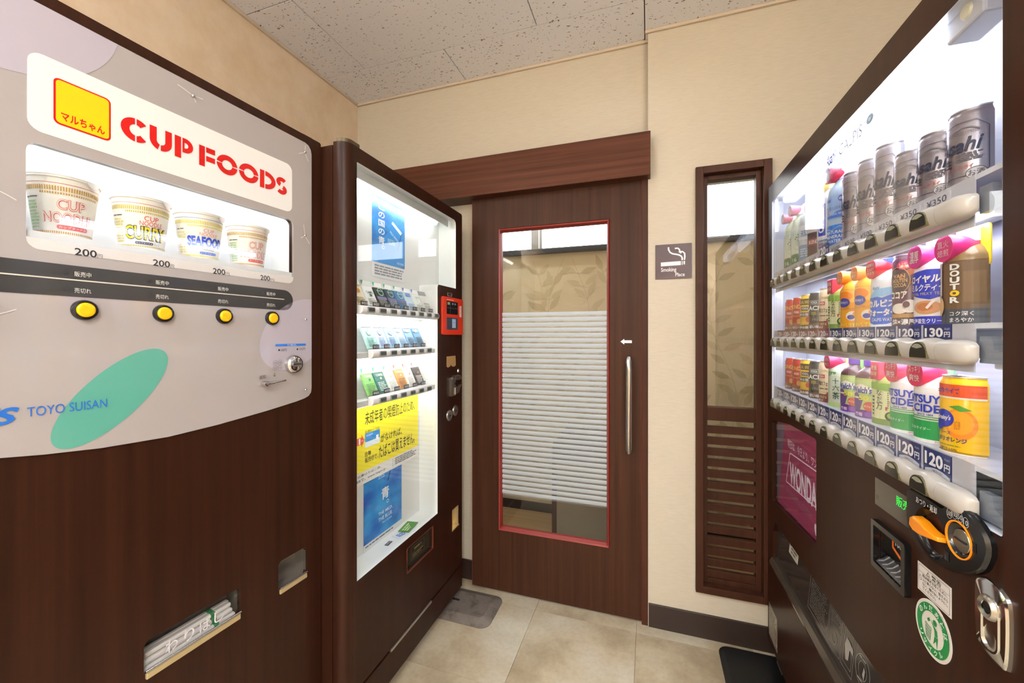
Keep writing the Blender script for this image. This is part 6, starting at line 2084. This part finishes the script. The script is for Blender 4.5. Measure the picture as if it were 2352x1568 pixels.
q.ring(0.708, 0.500, 0.018, 0.020, 0.0010, '#8f8b87', 0)
q.lines(0.690, 0.726, 0.522, 0.528, 1, '#8f8b87', 0)
q.lines(0.690, 0.726, 0.473, 0.479, 1, '#8f8b87', 0)
q.poly([(0.712, 0.512), (0.718, 0.506), (0.716, 0.484), (0.708, 0.492)], '#8f8b87', 0)
q.build('flap_lettering', fpm)
q = Print(fn=fn)
q.rect(0.205, 0.290, 0.512, 0.558, '#bdb7ac', 1)
q.lines(0.225, 0.285, 0.518, 0.552, 3, '#4a4640', 2)
q.poly(ell(0.217, 0.545, 0.006, 0.006, 14), '#3a3632', 2)
q.build('caution_label', fpm, label='small white caution label')
# rating plate near the floor
rp = MB().box(0.022, 0.124, -0.0012, 0.0, 0.103, 0.225, mat('rating_plate', '#8f8676', 0.4, 0.4)).build('rating_plate', dm, label='metal rating plate')
q = Print(-0.0012)
q.rect(0.030, 0.120, 0.175, 0.218, '#b5ab98', 0)
q.lines(0.034, 0.116, 0.178, 0.215, 4, '#5c5446', 1)
q.lines(0.030, 0.116, 0.112, 0.168, 6, '#b0a694', 0)
q.build('plate_lettering', rp)
for (u, z) in ((0.026, 0.205), (0.120, 0.205), (0.026, 0.155), (0.120, 0.122)):
    MB().turn([(0.0, -0.0016), (0.0020, -0.001), (0.0024, 0.0)], CHROME, u, z, -0.0012, 10).build('rivet', rp)

# ------------------------------------------------------------------ floor plates under the machines' feet
def floor_plate(name, label, x0, x1, y0, y1, m, h, rim):
    t = thing(name, label, 'floor plate', (0, 0, 0))
    o1 = rrect(x0, x1, y0, y1, 0.045, 6)
    i1 = rrect(x0 + rim, x1 - rim, y0 + rim, y1 - rim, 0.02, 6)
    b = MB()
    b.loft([[(p[0], p[1], 0.0005) for p in o1], [(p[0], p[1], 0.003) for p in o1], [(p[0], p[1], h) for p in i1]], m, cap=False)
    b.prism(i1, h, None, m, axis='z')
    b.build('plate', t, smooth=12)
    return t


GPL = mat('worn_grey_plate', '#6b6058', 0.42, 0.2)
_f = noise(GPL, coords(GPL, (14, 14, 14)), 1.0, 6.0, 0.7)
L(GPL, ramp(GPL, _f, [(0.33, '#4a3d34'), (0.45, '#6e645c'), (0.7, '#80766e')]), GPL.node_tree.nodes['Principled BSDF'].inputs['Base Color'])
t = floor_plate('floor_plate', 'worn grey metal plate on the floor under the cigarette machine', -0.960, -0.648, 1.588, 1.812, GPL, 0.018, 0.040)
b = MB().box(-0.882, -0.868, 1.655, 1.720, 0.018, 0.023, STEEL)
b.box(-0.870, -0.835, 1.700, 1.708, 0.018, 0.022, BLACKM)
b.build('clamp', t)
BPL = mat('black_plate', '#0e0e0e', 0.4)
floor_plate('floor_plate', 'black plate on the floor under the drink machine', 0.262, 0.62, 1.50, 1.815, BPL, 0.010, 0.02)
